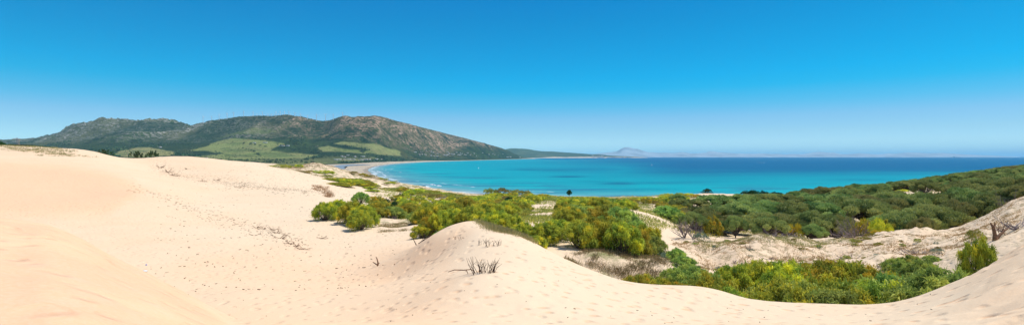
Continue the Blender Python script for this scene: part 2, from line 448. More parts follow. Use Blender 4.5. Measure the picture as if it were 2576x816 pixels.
LAGOON = [(822,2050),(850,1840),(864,1760),(869,1900),(867,2150),(895,2500),(932,2640),(915,2800),(885,2850),(856,2650),(838,2300)]
LAGOON = [XY(*p) for p in LAGOON]
CREEK = [XY(*p) for p in ((785,3500),(857,3600),(870,3900),(840,3900),(785,3720))]

def hill_height(U, Lg):
    Y = np.exp(Lg); X = U * Y; x = U * HW + HW
    z0 = H - Y * hill_tps(2 * U, 1.6 * Lg)
    hgt = np.clip((z0 - 10) / 350, 0, 1)
    r = ridged(X / 1500, Y / 2100, 5, 3) - .45
    f = fbm(X / 420, Y / 420, 5, 8)
    skyY = np.interp(x, [s[0] for s in SKY], [s[2] for s in SKY])
    near_sky = np.exp(-((Y - skyY) / 330.) ** 2)
    z = z0 + hgt * (1 - .85 * near_sky) * (170 * r + 50 * f + 90 * (ridged(X / 520, Y / 900, 4, 47) - .4)) + hgt * near_sky * (10 * f + 30 * (ridged(X / 210, Y / 260, 4, 77) - .35)) - 3 * near_sky * hgt
    cap = H - (np.interp(x, [s[0] for s in SKY], [s[1] for s in SKY]) - HOR) / HW * np.minimum(Y, 1e9) - 4 + 7 * f
    over = np.clip(z - (cap - 14), 0, None)
    z = np.where(x < 1330, z - over + 14 * (1 - np.exp(-over / 14.)), z) + near_sky * hgt * (40 + 40 * smooth(520, 440, x)) * (ridged(X / 150, Y / 190, 4, 71) - .42)
    # ledges of tilted rock on the middle and right massif
    ledge = smooth(480, 620, x) * smooth(.35, .65, hgt) * smooth(1250, 1120, x)
    q = (z0 + 26 * f + (x - 700) * .05) / 34.
    st = q - np.floor(q)
    z = z + ledge * 9 * (smooth(.0, .22, st) - st) * (1 - .6 * near_sky)
    gully = np.exp(-((x - (815 + 22 * np.sin(Y / 700) - (Y - 4600) * .012)) / 12) ** 2) * smooth(4600, 5000, Y) * smooth(6200, 5700, Y)
    z = z - gully * 22
    sd = shore_sd(X, Y)
    w = smooth(220, 800, sd) * smooth(1200, 1100, x) + smooth(60, 330, sd) * smooth(1100, 1200, x)
    low = np.clip(2.0 + (sd - 400) * .0022, 2.0, 7)
    z = low * (1 - w) + np.maximum(z, low) * w
    z2 = (H - (np.interp(x, FAR2[:, 0], FAR2[:, 1]) - HOR) / HW * 17500)
    e2 = np.exp(-((Y - 17500) / 1150.) ** 2)
    mask2 = smooth(12300, 13800, Y)
    zz = (4 + np.clip(z2 - 6, 0, 999) * e2 * (1 + .10 * fbm(X / 500, Y / 500, 4, 19))
          + np.clip(z2 - 40, 0, 999) * .55 * np.exp(-((Y - 15600) / 700.) ** 2) * (.6 + .5 * fbm(X / 700, Y / 500, 3, 23)))
    ws = smooth(60, 500, sd)
    z = z * (1 - mask2) + (2.5 * (1 - ws) + zz * ws) * mask2
    z = np.where(sd < 160, np.minimum(z, np.clip(sd * .016, -4, 3)), z)
    lg = np.minimum(np.where(inside(LAGOON, X, Y), -1, 1) * dist_poly(LAGOON, X, Y, True), np.where(inside(CREEK, X, Y), -1, 1) * dist_poly(CREEK, X, Y, True))
    z = z - smooth(25, -25, lg) * 1.4
    rib = ridged(X / 1500, Y / 2100, 5, 3) * .55 + .45 * ridged(X / 520, Y / 900, 4, 47)
    return z, sd, hgt, near_sky, gully, rib

HU = np.linspace(-1.75, .36, 860); HL = np.concatenate([np.linspace(math.log(650), math.log(3300), 130)[:-1], np.linspace(math.log(3300), math.log(9800), 330)[:-1], np.linspace(math.log(9800), math.log(21000), 90)])
hu, hl = np.meshgrid(HU, HL)
HZ, hsd, hh, hns, hgully, hrib = hill_height(hu, hl)
HGT = hh; HY = np.exp(hl); HX = hu * HY; hx = hu * HW + HW; hy = HOR + (H - HZ) / HY * HW
def hill_z(X, Y):
    X = np.asarray(X, float); Y = np.asarray(Y, float)
    fu = np.interp(X / Y, HU, np.arange(len(HU))); fl = np.interp(np.log(Y), HL, np.arange(len(HL)))
    i = np.clip(fu.astype(int), 0, len(HU) - 2); j = np.clip(fl.astype(int), 0, len(HL) - 2)
    a = fu - i; b_ = fl - j
    return (HZ[j, i] * (1 - a) + HZ[j, i + 1] * a) * (1 - b_) + (HZ[j + 1, i] * (1 - a) + HZ[j + 1, i + 1] * a) * b_

FIELDS = [  # polygons on the slope, weight towards straw
 ([(464,379),(519,367),(548,354),(594,346),(671,353),(721,361),(677,377),(720,384),(803,388),(785,396),(730,399),(671,400),(547,401),(500,392),(560,386),(520,379)], .25),
 ([(288,388),(307,378),(347,370),(378,370),(443,383),(430,391),(365,394),(300,393)], .75),
 ([(804,370),(828,367),(850,373),(905,377),(911,386),(880,383),(839,381),(804,379)], .35),
 ([(839,361),(857,357),(911,360),(947,362),(984,373),(1006,382),(1006,391),(911,386),(930,376),(880,368)], .4),
 ([(1055,362),(1080,358),(1100,366),(1060,369)], .3), ([(660,318),(700,330),(670,336),(600,338),(560,345),(540,348),(600,328)], .0)]
field = np.zeros_like(HZ); straw = np.zeros_like(HZ)
wx = hx + 7 * fbm(HX / 150, HY / 150, 3, 91); wy = hy + 3.0 * fbm(HX / 150, HY / 150, 3, 95)
for n_, (pl, s_) in enumerate(FIELDS):
    a = soft_in(pl, wx, wy, 1.2) * (HY < 5600) * (1 if n_ < 5 else .45)
    a = np.clip(a * 1.0, 0, 1); straw = np.where(a > field, s_, straw); field = np.maximum(field, a)
flat = smooth(60, 14, HZ) * smooth(300, 520, hsd) * (HY < 4400) * (hx < 1100)
straw = np.where(flat > field, .5 + .4 * fbm(HX / 400, HY / 200, 2, 3), straw); field = np.maximum(field, flat * (.45 + .55 * smooth(-.1, .15, fbm(HX / 500, HY / 260, 3, 29))))
far2 = smooth(12300, 13800, HY); field = np.maximum(field, far2 * .12)
rock = smooth(.40, .8, hh) * (.75 + .5 * fbm(HX / 260, HY / 260, 4, 44)) * (1 - far2)
rock = np.maximum(rock, hns * smooth(.45, .7, hh) * .9)
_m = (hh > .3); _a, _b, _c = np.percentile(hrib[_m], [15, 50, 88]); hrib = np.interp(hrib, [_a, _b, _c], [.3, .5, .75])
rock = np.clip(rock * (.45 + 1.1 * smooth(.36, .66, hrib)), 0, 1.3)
pink = smooth(560, 800, hx)
strata = (HZ + 10 * fbm(HX / 300, HY / 300, 3, 14) + (hx - 700) * .06) / 23.
strata = .5 + .5 * np.sin(strata * 2 * math.pi)
beachm = smooth(310, 190, hsd * (1 + 2.2 * smooth(1080, 1170, hx) * (HY < 12500)) + 40 * fbm(HX / 200, HY / 200, 2, 6)) * (HY > 600)
beachm = np.maximum(beachm, smooth(420, 200, hsd) * (HY < 2600))
lagd = dist_poly(LAGOON, HX, HY, True)
beachm = np.maximum(beachm, smooth(160, 40, lagd))

m, nt, b = new_mat('hillside'); k = NB(nt); pos = k.pos()
n_big = k.noise(pos, .0011, 6, .6); n_mid = k.noise(pos, .006, 6, .65); n_fin = k.noise(pos, .028, 5, .7)
n_str = k.noise(k.scale(pos, (.35, .35, 3)), .02, 4, .6)
maq = k.mix(k.rng(n_mid, .38, .62), (.014, .040, .014), (.055, .095, .026))
maq = k.mix(k.rng(n_big, .48, .62, 0, .7), maq, (.125, .125, .040))
maq = k.mix(k.rng(n_fin, .45, .65, 0, .7), maq, (.025, .042, .020))
maq = k.mix(k.rng(k.noise(pos, .011, 5, .7), .60, .72, 0, .7), maq, (.24, .19, .13))
rk = k.attr('rock'); pk = k.attr('pink'); stt = k.attr('strata')
rc = k.mix(pk, (.42, .38, .33), (.56, .29, .17)); rc = k.mix(k.rng(n_fin, .35, .65), rc, k.mix(pk, (.56, .51, .45), (.60, .40, .28)))
rf = k.math('MULTIPLY', k.math('MULTIPLY', rk, k.rng(pk, 0, 1, .8, 1., False)), k.rng(n_fin, .45, .55))
rf = k.math('MULTIPLY', rf, k.math('ADD', k.math('MULTIPLY', stt, .75), .35))
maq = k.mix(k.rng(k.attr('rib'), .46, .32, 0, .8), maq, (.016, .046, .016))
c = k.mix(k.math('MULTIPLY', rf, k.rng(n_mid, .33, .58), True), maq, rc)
fc = k.mix(k.attr('straw'), (.25, .32, .085), (.44, .37, .15)); fc = k.mix(k.rng(n_mid, .4, .65, 0, .8), fc, (.27, .25, .10)); fc = k.mix(k.rng(k.noise(pos, .0035, 3, .6), .5, .62, 0, .6), fc, (.11, .17, .045)); fc = k.mix(k.rng(n_fin, .5, .7, 0, .5), fc, (.09, .13, .04))
c = k.mix(k.attr('field'), c, fc)
sandc = k.mix(k.rng(n_mid, .4, .6), (.80, .66, .47), (.74, .58, .40))
c = k.mix(k.attr('beach'), c, sandc); c = k.mix(k.attr('wet'), c, (.52, .42, .31))
k.l(c, b.inputs['Base Color']); b.inputs['Roughness'].default_value = .95; b.inputs['Specular IOR Level'].default_value = .05
k.l(k.bump(k.math('ADD', n_fin, n_mid), 1.0, 48.), b.inputs['Normal'])
M_HILL = m
V = np.stack([HX.ravel(), HY.ravel(), HZ.ravel()], 1)
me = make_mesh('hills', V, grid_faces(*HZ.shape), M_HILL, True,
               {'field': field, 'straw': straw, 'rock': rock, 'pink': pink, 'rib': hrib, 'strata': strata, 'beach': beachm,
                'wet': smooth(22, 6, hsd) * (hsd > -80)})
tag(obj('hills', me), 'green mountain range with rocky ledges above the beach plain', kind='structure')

# Moroccan coast, thirty kilometres off
crop = [(380,99),(440,92),(500,83),(560,76),(600,72),(625,69),(640,60),(650,53),(665,47),(680,44),(695,45),(712,49),(730,53),(745,54),(760,60),(780,67),(800,73),(830,74),(860,77),(900,76),(950,78),(975,76),(1000,72),(1012,75),(1050,80),(1090,79),(1130,76),(1150,69),(1170,68),(1200,73),(1250,77),(1300,80),(1400,82),(1450,80),(1480,81),(1500,83),(1540,82),(1580,86),(1620,83),
        (1680,84),(1710,80),(1740,76),(1765,73),(1790,71),(1810,74),(1840,77),(1855,75),(1880,80),(1900,84),(1940,84),(1960,83),(2010,79),(2050,81),(2080,84),(2130,84),(2170,79),(2195,82),(2230,79),(2280,75),(2330,76),(2400,79),(2480,77),(2560,83),(2700,90),(2900,99)]
cx = np.array([(1900 + a / 1.515) / 1.4907 for a, _ in crop]); cy = np.array([(520 + c_ / 1.515) / 1.4907 for _, c_ in crop])
U_ = np.linspace((cx[0] - 8 - HW) / HW, (cx[-1] + 8 - HW) / HW, 700); Yr = np.linspace(26500, 33500, 44)
mu, my = np.meshgrid(U_, Yr); mx = mu * HW + HW
top = np.clip((HOR + .6 - np.interp(mx, cx, cy)) / HW * 30000, 0, 9999)
prof = np.exp(-((my - 30000) / 1500.) ** 2)
MX = mu * my
mz = -12 + (top + 20) * prof + top * .5 * np.exp(-((my - 28000 - 400 * fbm(MX / 3000, my / 3000, 2, 5)) / 700.) ** 2) * (.5 + .8 * fbm(MX / 2500, my / 2500, 3, 2)) + \
     (1 - np.exp(-((my - 30000) / 400.) ** 2)) * prof * top * .25 * fbm(MX / 900, my / 900, 4, 12)
V = np.stack([MX.ravel(), my.ravel(), mz.ravel()], 1)
mm = simple_mat('distant_rock', (.34, .41, .45), .95, .3, .0012, .05)  # part of the haze is put into this pale bluish rock colour
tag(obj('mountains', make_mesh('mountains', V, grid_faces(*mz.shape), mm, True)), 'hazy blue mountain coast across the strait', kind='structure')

# ================================================================ SEA
SU = np.concatenate([np.linspace(-1.3, -.5, 60)[:-1], np.linspace(-.5, .2, 280)[:-1], np.linspace(.2, 1.15, 150)[:-1], np.linspace(1.15, 4.2, 50)])
SL = np.concatenate([np.linspace(math.log(330), math.log(4000), 260)[:-1], np.linspace(math.log(4000), math.log(20000), 100)[:-1], np.linspace(math.log(20000), math.log(150000), 24)])
su, sl = np.meshgrid(SU, SL); SY = np.exp(sl); SX = su * SY; sx = su * HW + HW; sy = HOR + H / SY * HW
ssd = -shore_sd(SX, SY)
# water colour follows the depth of the bay: pale sand shelf, turquoise shallows, deep blue offshore
deep = np.clip(ssd / 2600., 0, 1) ** .8
deep = np.maximum(deep, .82 * smooth(1300, 1750, sx) * smooth(466, 416, sy + 5 * fbm(SX / 600, SY / 300, 3, 5)))
deep = np.maximum(deep, .55 * np.exp(-((sx - 1500) / 240.) ** 2 - ((sy - 424) / 16.) ** 2))
deep = np.maximum(deep, smooth(408, 396, sy) * smooth(1200, 1420, sx))
weed = [(1430,444,44,3,1),(1560,462,50,6,1),(1500,452,70,5,.8),(1240,447,60,3,.5),(1330,425,50,4,.7),(1390,428,60,4,.5),(1700,458,130,7,.6),(1180,466,100,5,.8),(1290,478,90,4,.7),(1090,472,60,5,.7),(1600,476,120,4,.45),(1900,464,120,4,.4),(2160,452,100,4,.35),(1080,445,70,4,.3),(1750,440,200,8,.4)]
wd = np.zeros_like(ssd)
for a, b_, c_, d_, e_ in weed:
    wd = np.maximum(wd, e_ * np.exp(-((sx - a) / c_) ** 2 - ((sy - b_) / d_) ** 2))
m, nt, b = new_mat('bay_water'); k = NB(nt); pos = k.pos()
wn = k.noise(k.scale(pos, (.35, 1, 1)), .02, 5, .6); wb = k.noise(k.scale(pos, (.22, 1, 1)), .0055, 5, .6)
d = k.attr('deep'); s = k.attr('sd')
dn = k.math('ADD', d, k.rng(wb, .3, .7, -.09, .09, False))
c = k.mix(k.rng(dn, .02, .30, 0, 1), (.0, .36, .37), (.0, .27, .315))
c = k.mix(k.rng(dn, .28, .85, 0, 1), c, (.0, .082, .19))
c = k.mix(k.rng(dn, .9, 1.1, 0, .2), c, (.0, .10, .215))
c = k.mix(k.math('MULTIPLY', k.attr('weed'), k.rng(wb, .35, .62), True), c, (.0, .07, .15))
c = k.mix(k.rng(s, 170, 30, 0, .7), c, (.12, .33, .34))
c = k.mix(k.rng(s, 60, 5, 0, .8), c, (.36, .42, .38))
wk = k.math('MULTIPLY', k.rng(s, 420, 120, 0, .7), k.rng(wn, .46, .62)); c = k.mix(wk, c, (.03, .16, .24))
c = k.mix(k.rng(wn, .5, .75, 0, .25), c, (.0, .10, .19))
# broken surf
sw = k.math('ADD', s, k.rng(wb, 0, 1, -26, 26, False))
def band(c0, w):
    return k.math('MULTIPLY', k.rng(sw, c0 - w, c0 - w * .4), k.rng(sw, c0 + w, c0 + w * .5))
fo = k.math('ADD', band(7, 7), k.math('MULTIPLY', k.math('ADD', band(46, 4), band(80, 4)), k.rng(k.noise(pos, .012, 2, .5), .56, .62)), True)
fo = k.math('MULTIPLY', fo, k.rng(k.noise(pos, .09, 4, .6), .42, .56, 0, .6))
caps = k.math("MULTIPLY", k.rng(k.noise(k.scale(pos, (.5, 1, 1)), .035, 5, .8), .75, .77), .7)
fo = k.math('ADD', fo, k.math('MULTIPLY', caps, k.rng(s, 250, 900)), True)
c = k.mix(fo, c, (.85, .87, .87))
k.l(c, b.inputs['Base Color']); b.inputs['Roughness'].default_value = .32; b.inputs['Specular IOR Level'].default_value = .03
b.inputs['IOR'].default_value = 1.33
wv = k.noise(k.scale(pos, (.5, 1, 1)), .22, 5, .65)
k.l(k.bump(wv, 1, 1.2, k.bump(wn, .6, 4)), b.inputs['Normal'])
V = np.stack([SX.ravel(), SY.ravel(), np.zeros(SX.size)], 1)
me = make_mesh('sea', V, grid_faces(*SX.shape), m, True, {'deep': deep, 'sd': ssd, 'weed': wd})
tag(obj('sea', me), 'turquoise bay deepening to blue at the horizon', kind='structure')
M_SEA = m
# breaking wave crests near the beach: low rolled ridges of foam
mfoam = simple_mat('sea_foam', (.86, .88, .88), .7, .08, .2, .2)
def wave(x0, y0, x1, y1, w, n=14, seed=0):
    Vs, Fs = [], []
    ax, ay = XY(x0, H * HW / (y0 - HOR)); bx_, by_ = XY(x1, H * HW / (y1 - HOR))
    r = random.Random(seed)
    for i in range(n + 1):
        t = i / n; ww = w * math.sin(math.pi * min(max(t, .04), .96)) * r.uniform(.6, 1.2); px = ax + (bx_ - ax) * t + r.uniform(-2, 2); py = ay + (by_ - ay) * t + r.uniform(-2, 2) + w * math.sin(t * 3) * 1.2
        Vs += [(px - ww * .3, py - ww * .8, .02), (px, py - ww * .2, .7), (px + ww * .1, py + ww * .2, .75), (px + ww * .3, py + ww, .02)]
        if i: 
            o = (i - 1) * 4
            Fs += [(o + j, o + 4 + j, o + 5 + j, o + 1 + j) for j in range(3)]
    return make_mesh('wave', Vs, Fs, mfoam, True)
WV = [(934,436,946,445,7,'longest white breaker in the corner of the bay'),(946,430,962,434,6,'short white breaker nearest the curved far beach'),(968,426,985,425,5,'thin white ripple off the curved beach'),(955,449,972,455,4,'small foam line beside the near beach'),
      (1085,463,1096,466,5,'small white wave breaking off the scrubby shore'),(1100,466,1108,468,4,'smaller white wave right of another off the scrub'),(1070,468,1080,471,5,'white wave breaking against the dark shore rock'),
      (990,463,1010,468,4,'foam line at the foot of the nearest beach'),(962,438,972,443,3,'faint broken wave inside the corner of the bay')]
for i, (a, b_, c_, d_, w, lb) in enumerate(WV):
    tag(obj('breaking_wave', wave(a, b_, c_, d_, w * .6, seed=i)), lb, 'wave', 'waves breaking near the beach')
# lagoon behind the beach
def flat_poly(name, pts, z, mat):
    pts = refine(list(pts) + [pts[0]], 5)[:-1]
    c = np.mean(pts, 0); V = [(c[0], c[1], z)] + [(p[0], p[1], z) for p in pts]; n = len(pts)
    return obj(name, make_mesh(name, V, [(0, 1 + i, 1 + (i + 1) % n) for i in range(n)], mat))
m, nt, b = new_mat('lagoon_water'); k = NB(nt); b.inputs['Base Color'].default_value = (.25, .27, .27, 1); b.inputs['Roughness'].default_value = .35; b.inputs['Specular IOR Level'].default_value = .3
k.l(k.bump(k.noise(k.pos(), .3, 3), .5, .5), b.inputs['Normal'])
tag(flat_poly('water', LAGOON, 1.55, m), 'shallow grey lagoon behind the beach', kind='structure')
tag(flat_poly('water', CREEK, 1.9, m), 'thin creek on the plain', kind='structure')
# ================================================================ PLANTS: meshes
def ribbons(B, D, Lh, W, droop, nseg=2, rs=None, tint=None, tip=None):
    """curved tapering shoots. B base pts, D start directions, Lh lengths, W widths, droop downward pull"""
    rs = rs or rng; n = len(B); Lh = np.asarray(Lh).reshape(-1, 1)
    D = D / (np.linalg.norm(D, axis=1, keepdims=True) + 1e-9)
    side = np.cross(D, rs.normal(size=(n, 3))); side /= (np.linalg.norm(side, axis=1, keepdims=True) + 1e-9)
    W = np.asarray(W).reshape(-1, 1); dr = np.asarray(droop).reshape(-1, 1)
    pts = [B]; 
    for s in range(1, nseg + 1):
        t = s / nseg
        p = B + D * Lh * t; p[:, 2:3] -= dr * Lh * t * t
        pts.append(p)
    V = []; 
    for s, p in enumerate(pts[:-1]):
        w = W * (.55 + .45 * (1 - s / nseg)) if s else W * .6
        V += [p - side * w, p + side * w]
    V.append(pts[-1])
    m_ = len(V); VV = np.stack(V, 1).reshape(-1, 3); o = (np.arange(n) * m_)[:, None]
    F4 = [o + np.array([[2 * s, 2 * s + 1, 2 * s + 3, 2 * s + 2]]) for s in range(nseg - 1)]
    F3 = o + np.array([[2 * nseg - 2, 2 * nseg - 1, 2 * nseg]])
    F = ([np.concatenate(F4)] if F4 else []) + [F3]
    T = None if tint is None else np.repeat(tint, m_)
    return VV, F, T

def merge(parts):
    V, F4, F3, T = [], [], [], []; o = 0
    for v_, f_, t_ in parts:
        V.append(v_)
        for f in f_:
            (F4 if f.shape[1] == 4 else F3).append(f + o)
        T.append(t_ if t_ is not None else np.zeros(len(v_))); o += len(v_)
    Fs = ([np.concatenate(F4)] if F4 else []) + ([np.concatenate(F3)] if F3 else [])
    return np.concatenate(V), Fs, np.concatenate(T)

def tube(pts, rads, n=6, close=True):
    pts = [Vector(p) for p in pts]; V = []; F = []
    for i, p in enumerate(pts):
        d = (pts[min(i + 1, len(pts) - 1)] - pts[max(i - 1, 0)]).normalized()
        a = d.cross(Vector((.31, .17, .93))).normalized(); b_ = d.cross(a)
        for j in range(n):
            an = 2 * math.pi * j / n; V.append(p + (a * math.cos(an) + b_ * math.sin(an)) * rads[i])
    for i in range(len(pts) - 1):
        for j in range(n): F.append((i * n + j, i * n + (j + 1) % n, (i + 1) * n + (j + 1) % n, (i + 1) * n + j))
    return np.array([tuple(v_) for v_ in V]), [np.array(F)], None

def branching(r, base, d, L, rad, depth, spread=.6, kids=3, up=.25, gn=4, wig=.15):
    """list of tubes of a forking branch"""
    out = []; p = Vector(base); d = Vector(d).normalized(); pts = [p.copy()]; n = 4
    for i in range(n):
        d = (d + Vector((r.uniform(-wig, wig), r.uniform(-wig, wig), r.uniform(-wig, wig) + up * .12))).normalized()
        p = p + d * L / n; pts.append(p.copy())
    out.append(tube(pts, [rad * (1 - .6 * i / n) for i in range(n + 1)], gn))
    if depth:
        for _ in range(kids):
            i = r.randint(1, n); q = pts[i]
            nd = (d + Vector((r.uniform(-1, 1), r.uniform(-1, 1), r.uniform(-.6, .9))) * spread + Vector((0, 0, up))).normalized()
            out += branching(r, q, nd, L * r.uniform(.5, .8), rad * .5, depth - 1, spread, kids, up, max(3, gn - 1), wig)
    return out

M_BROOM = leaf_mat('broom_shoots', (.24, .32, .045), (.56, .56, .055), (.90, .72, .05), .33)
M_BROOMG = leaf_mat('broom_shoots_green', (.20, .31, .07), (.44, .55, .11), (.68, .70, .12), .33, hue=.1)
M_FLOWER = leaf_mat('broom_flowers', (.42, .36, .03), (.62, .48, .02), (.72, .52, .03), .25)
M_PINE = leaf_mat('pine_needles', (.055, .080, .030), (.27, .335, .095), (.58, .58, .18), .2, hue=.13)
M_JUNI = leaf_mat('juniper_leaves', (.025, .075, .025), (.050, .12, .035), (.11, .20, .05), .2)
M_SCRUB = leaf_mat('scrub_leaves', (.19, .22, .05), (.38, .38, .08), (.58, .48, .10), .35, hue=.14)
M_MARRAM = leaf_mat('marram_blades', (.20, .22, .07), (.34, .29, .12), (.48, .36, .17), .3)
M_RUSH = leaf_mat('rust_blades', (.34, .27, .10), (.50, .36, .15), (.58, .42, .18), .3)
M_BLUE = leaf_mat('sea_holly', (.16, .24, .16), (.22, .31, .22), (.30, .38, .28), .2)
M_WOOD = simple_mat('grey_bark', (.17, .135, .11), .9, .4, 6)
M_DEAD = simple_mat('bleached_dead_wood', (.31, .25, .25), .9, .4, 5)
M_DEADP = simple_mat('dead_twig_grey', (.20, .165, .155), .9, .35, 5)
M_DRIFT = simple_mat('driftwood', (.30, .17, .10), .85, .5, 7)
M_ROOTB = simple_mat('litter_brown', (.17, .085, .045), .9, .5, 2)
M_DARKW = simple_mat('dark_root', (.09, .05, .035), .85, .4, 9)

def broom_mesh(seed, n=3200, plumes=17, wide=1.0, far=False):
    """unit bush: radius 1, height 1.  A dome of small weeping fountains with gaps between them"""
    r = np.random.default_rng(seed); parts = []; stems = []; fl = []
    n1 = int(plumes * .62); spots = []
    for i in range(n1):                                  # upper dome
        a = i * 2.399 + r.uniform(-.4, .4); q = math.sqrt((i + .4) / n1) * .84
        spots.append((a, q, (1 - .50 * q ** 2.2) * r.uniform(.80, 1.0)))
    for i in range(plumes - n1):                         # skirt
        a = i * 2.399 * 1.3 + r.uniform(-.4, .4); q = r.uniform(.72, .96); spots.append((a, q, r.uniform(.22, .52)))
    for a, q, h in spots:
        c = np.array([math.cos(a) * q * wide, math.sin(a) * q, h * .93]); k_ = n // plumes
        pr = r.uniform(.11, .19)
        th = r.uniform(0, 2 * math.pi, k_); el = r.uniform(.1, 1.45, k_)
        D = np.stack([np.cos(th) * np.cos(el), np.sin(th) * np.cos(el), np.sin(el)], 1)
        D += np.array([math.cos(a), math.sin(a), 0]) * q * .25
        Lh = pr * r.uniform(.7, 1.35, k_); droop = r.uniform(.3, 1.5, k_)
        B = c + r.normal(size=(k_, 3)) * np.array([.05, .05, .03])
        yl = np.clip(.40 + r.normal() * .24, .02, .95)
        tint = np.clip(yl + r.normal(size=k_) * .10, 0, 1)
        parts.append(ribbons(B, D, Lh, r.uniform(.008, .016, k_) * (2.4 if far else 1), droop, 2 if far else 3, r, tint))
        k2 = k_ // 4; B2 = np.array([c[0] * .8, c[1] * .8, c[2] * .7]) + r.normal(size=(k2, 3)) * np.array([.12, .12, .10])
        parts.append(ribbons(B2, r.normal(size=(k2, 3)) * .5 + [0, 0, .8], r.uniform(.12, .26, k2), r.uniform(.010, .02, k2) * (2 if far else 1), r.uniform(.4, 1.2, k2), 2, r, np.clip(tint[:k2] - .3, 0, 1)))  # inner fill tinted darker, painting the shade between plumes
        if not far and h > .5:
            stems.append(tube([(c[0] * .12, c[1] * .12, -.08), (c[0] * .5, c[1] * .5, h * .35), tuple(c)], [.022, .014, .005], 4))
            if yl > .48:
                k3 = 44; B3 = c + r.normal(size=(k3, 3)) * np.array([.10, .10, .07])
                fl.append(ribbons(B3, r.normal(size=(k3, 3)), r.uniform(.02, .04, k3), r.uniform(.008, .016, k3), np.zeros(k3), 1, r, r.uniform(0, 1, k3)))
    return merge(parts), (merge(stems) if stems else None), (merge(fl) if fl else None)

def pine_mesh(seed, lobes=16, tufts=5200, flat=.75):
    """umbrella-like crown, unit radius, height 1 from ground; brush-tipped puffs over a bare branchy inside"""
    r = np.random.default_rng(seed); parts = []; limbs = []; rr = random.Random(seed)
    for i in range(lobes):
        a = i * 2.399 + r.uniform(-.35, .35); q = math.sqrt((i + .35) / lobes) * .84
        z = .95 - .55 * q ** 2.4 + r.uniform(-.12, .03); rad = r.uniform(.16, .28)
        c = np.array([math.cos(a) * q, math.sin(a) * q, z - rad * .5])
        k_ = int(tufts // lobes * (rad / .22) ** 1.5)
        n_ = r.normal(size=(k_, 3)); n_ /= np.linalg.norm(n_, axis=1, keepdims=True); n_[:, 2] = np.where(n_[:, 2] < -.15, -n_[:, 2], n_[:, 2])
        B = c + n_ * np.array([rad, rad, rad * .8]) * r.uniform(.80, 1.0, (k_, 1))
        D = n_ * .6 + np.array([0, 0, .9]) + r.normal(size=(k_, 3)) * .3
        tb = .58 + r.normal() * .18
        tint = np.clip(tb + .16 * n_[:, 2] + r.normal(size=k_) * .12, 0, 1)  # tint rises with the upward normal: lit puff tops put into the colour
        parts.append(ribbons(B, D, r.uniform(.05, .095, k_), r.uniform(.012, .022, k_), r.uniform(-.1, .2, k_), 2, r, tint))
        # closed dense heart of each puff, its darker tint paints the shade in the gaps
        n1, n2 = 5, 8; V = []
        for u_ in range(n1 + 1):
            for w_ in range(n2):
                p_ = math.pi * u_ / n1; t_ = 2 * math.pi * w_ / n2; k2 = r.uniform(.66, .86)
                V.append((c[0] + rad * k2 * math.sin(p_) * math.cos(t_), c[1] + rad * k2 * math.sin(p_) * math.sin(t_), c[2] + rad * .75 * k2 * math.cos(p_)))
        F = np.array([(u_ * n2 + w_, u_ * n2 + (w_ + 1) % n2, (u_ + 1) * n2 + (w_ + 1) % n2, (u_ + 1) * n2 + w_) for u_ in range(n1) for w_ in range(n2)])
        parts.append((np.array(V), [F], np.full(len(V), .30)))
        mid = (c[0] * .45, c[1] * .45, .26 + .1 * q)
        limbs.append(tube([(0, 0, .1), mid, (c[0] * .95, c[1] * .95, c[2])], [.034, .024, .010], 4))
        for _ in range(3): limbs.append(tube([(c[0] * .7, c[1] * .7, c[2] * .7), (c[0] * 1.02 + rr.uniform(-.15, .15), c[1] * 1.02 + rr.uniform(-.15, .15), c[2] * rr.uniform(.5, .9))], [.012, .004], 3))
    tr = tube([(0, 0, -.12), (.015, .01, .14), (-.01, .02, .34)], [.052, .042, .026], 7)
    return merge(parts), merge([tr] + limbs)

def scrub_mesh(seed, n=1300, kind=0):
    r = np.random.default_rng(seed); parts = []
    for i in range(9):
        a = r.uniform(0, 6.28); q = math.sqrt((i + .5) / 9) * .75; h = (1 - .5 * q * q) * r.uniform(.65, 1)
        c = np.array([math.cos(a) * q, math.sin(a) * q, h * .55]); k_ = n // 9
        n_ = r.normal(size=(k_, 3)); n_ /= np.linalg.norm(n_, axis=1, keepdims=True); n_[:, 2] = np.abs(n_[:, 2]) * .95 - .12
        B = c + n_ * np.array([.30, .30, h * .42]) * r.uniform(.6, 1, (k_, 1))
        tint = np.clip(.45 + r.normal() * .16 + r.normal(size=k_) * .14, 0, 1)
        parts.append(ribbons(B, n_ + [0, 0, .7], r.uniform(.07, .16, k_), r.uniform(.014, .030, k_), r.uniform(0, .5, k_), 2, r, tint))
    # leafy foot so the ground under it is shaded for real
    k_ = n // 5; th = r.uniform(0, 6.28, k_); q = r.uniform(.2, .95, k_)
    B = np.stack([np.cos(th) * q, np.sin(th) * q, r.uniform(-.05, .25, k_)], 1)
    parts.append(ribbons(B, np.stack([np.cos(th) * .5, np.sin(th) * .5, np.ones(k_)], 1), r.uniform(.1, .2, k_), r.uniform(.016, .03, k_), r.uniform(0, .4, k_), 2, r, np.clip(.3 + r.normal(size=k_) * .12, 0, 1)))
    st = merge([tube([(0, 0, -.1), (math.cos(t) * .3, math.sin(t) * .3, .3), (math.cos(t) * .5, math.sin(t) * .5, .6)], [.03, .02, .008], 4) for t in (0, 1.3, 2.5, 3.8, 5)])
    return merge(parts), st

def dead_mesh(seed, depth=3, upright=.5, n=9, thick=.03):
    rr = random.Random(seed); parts = []
    for i in range(n):
        a = i / n * 6.28 + rr.uniform(-.3, .3); e = rr.uniform(.3, 1)
        parts += branching(rr, (0, 0, -.05), (math.cos(a) * e, math.sin(a) * e, upright + rr.uniform(0, .5)), .62, thick, depth, .75, 3, .12, 4, .22)
    return merge(parts)

def mk(name, data, mat, sm=False):
    V, F, T = data; return make_mesh(name, V, F, mat, sm, {'tint': T})

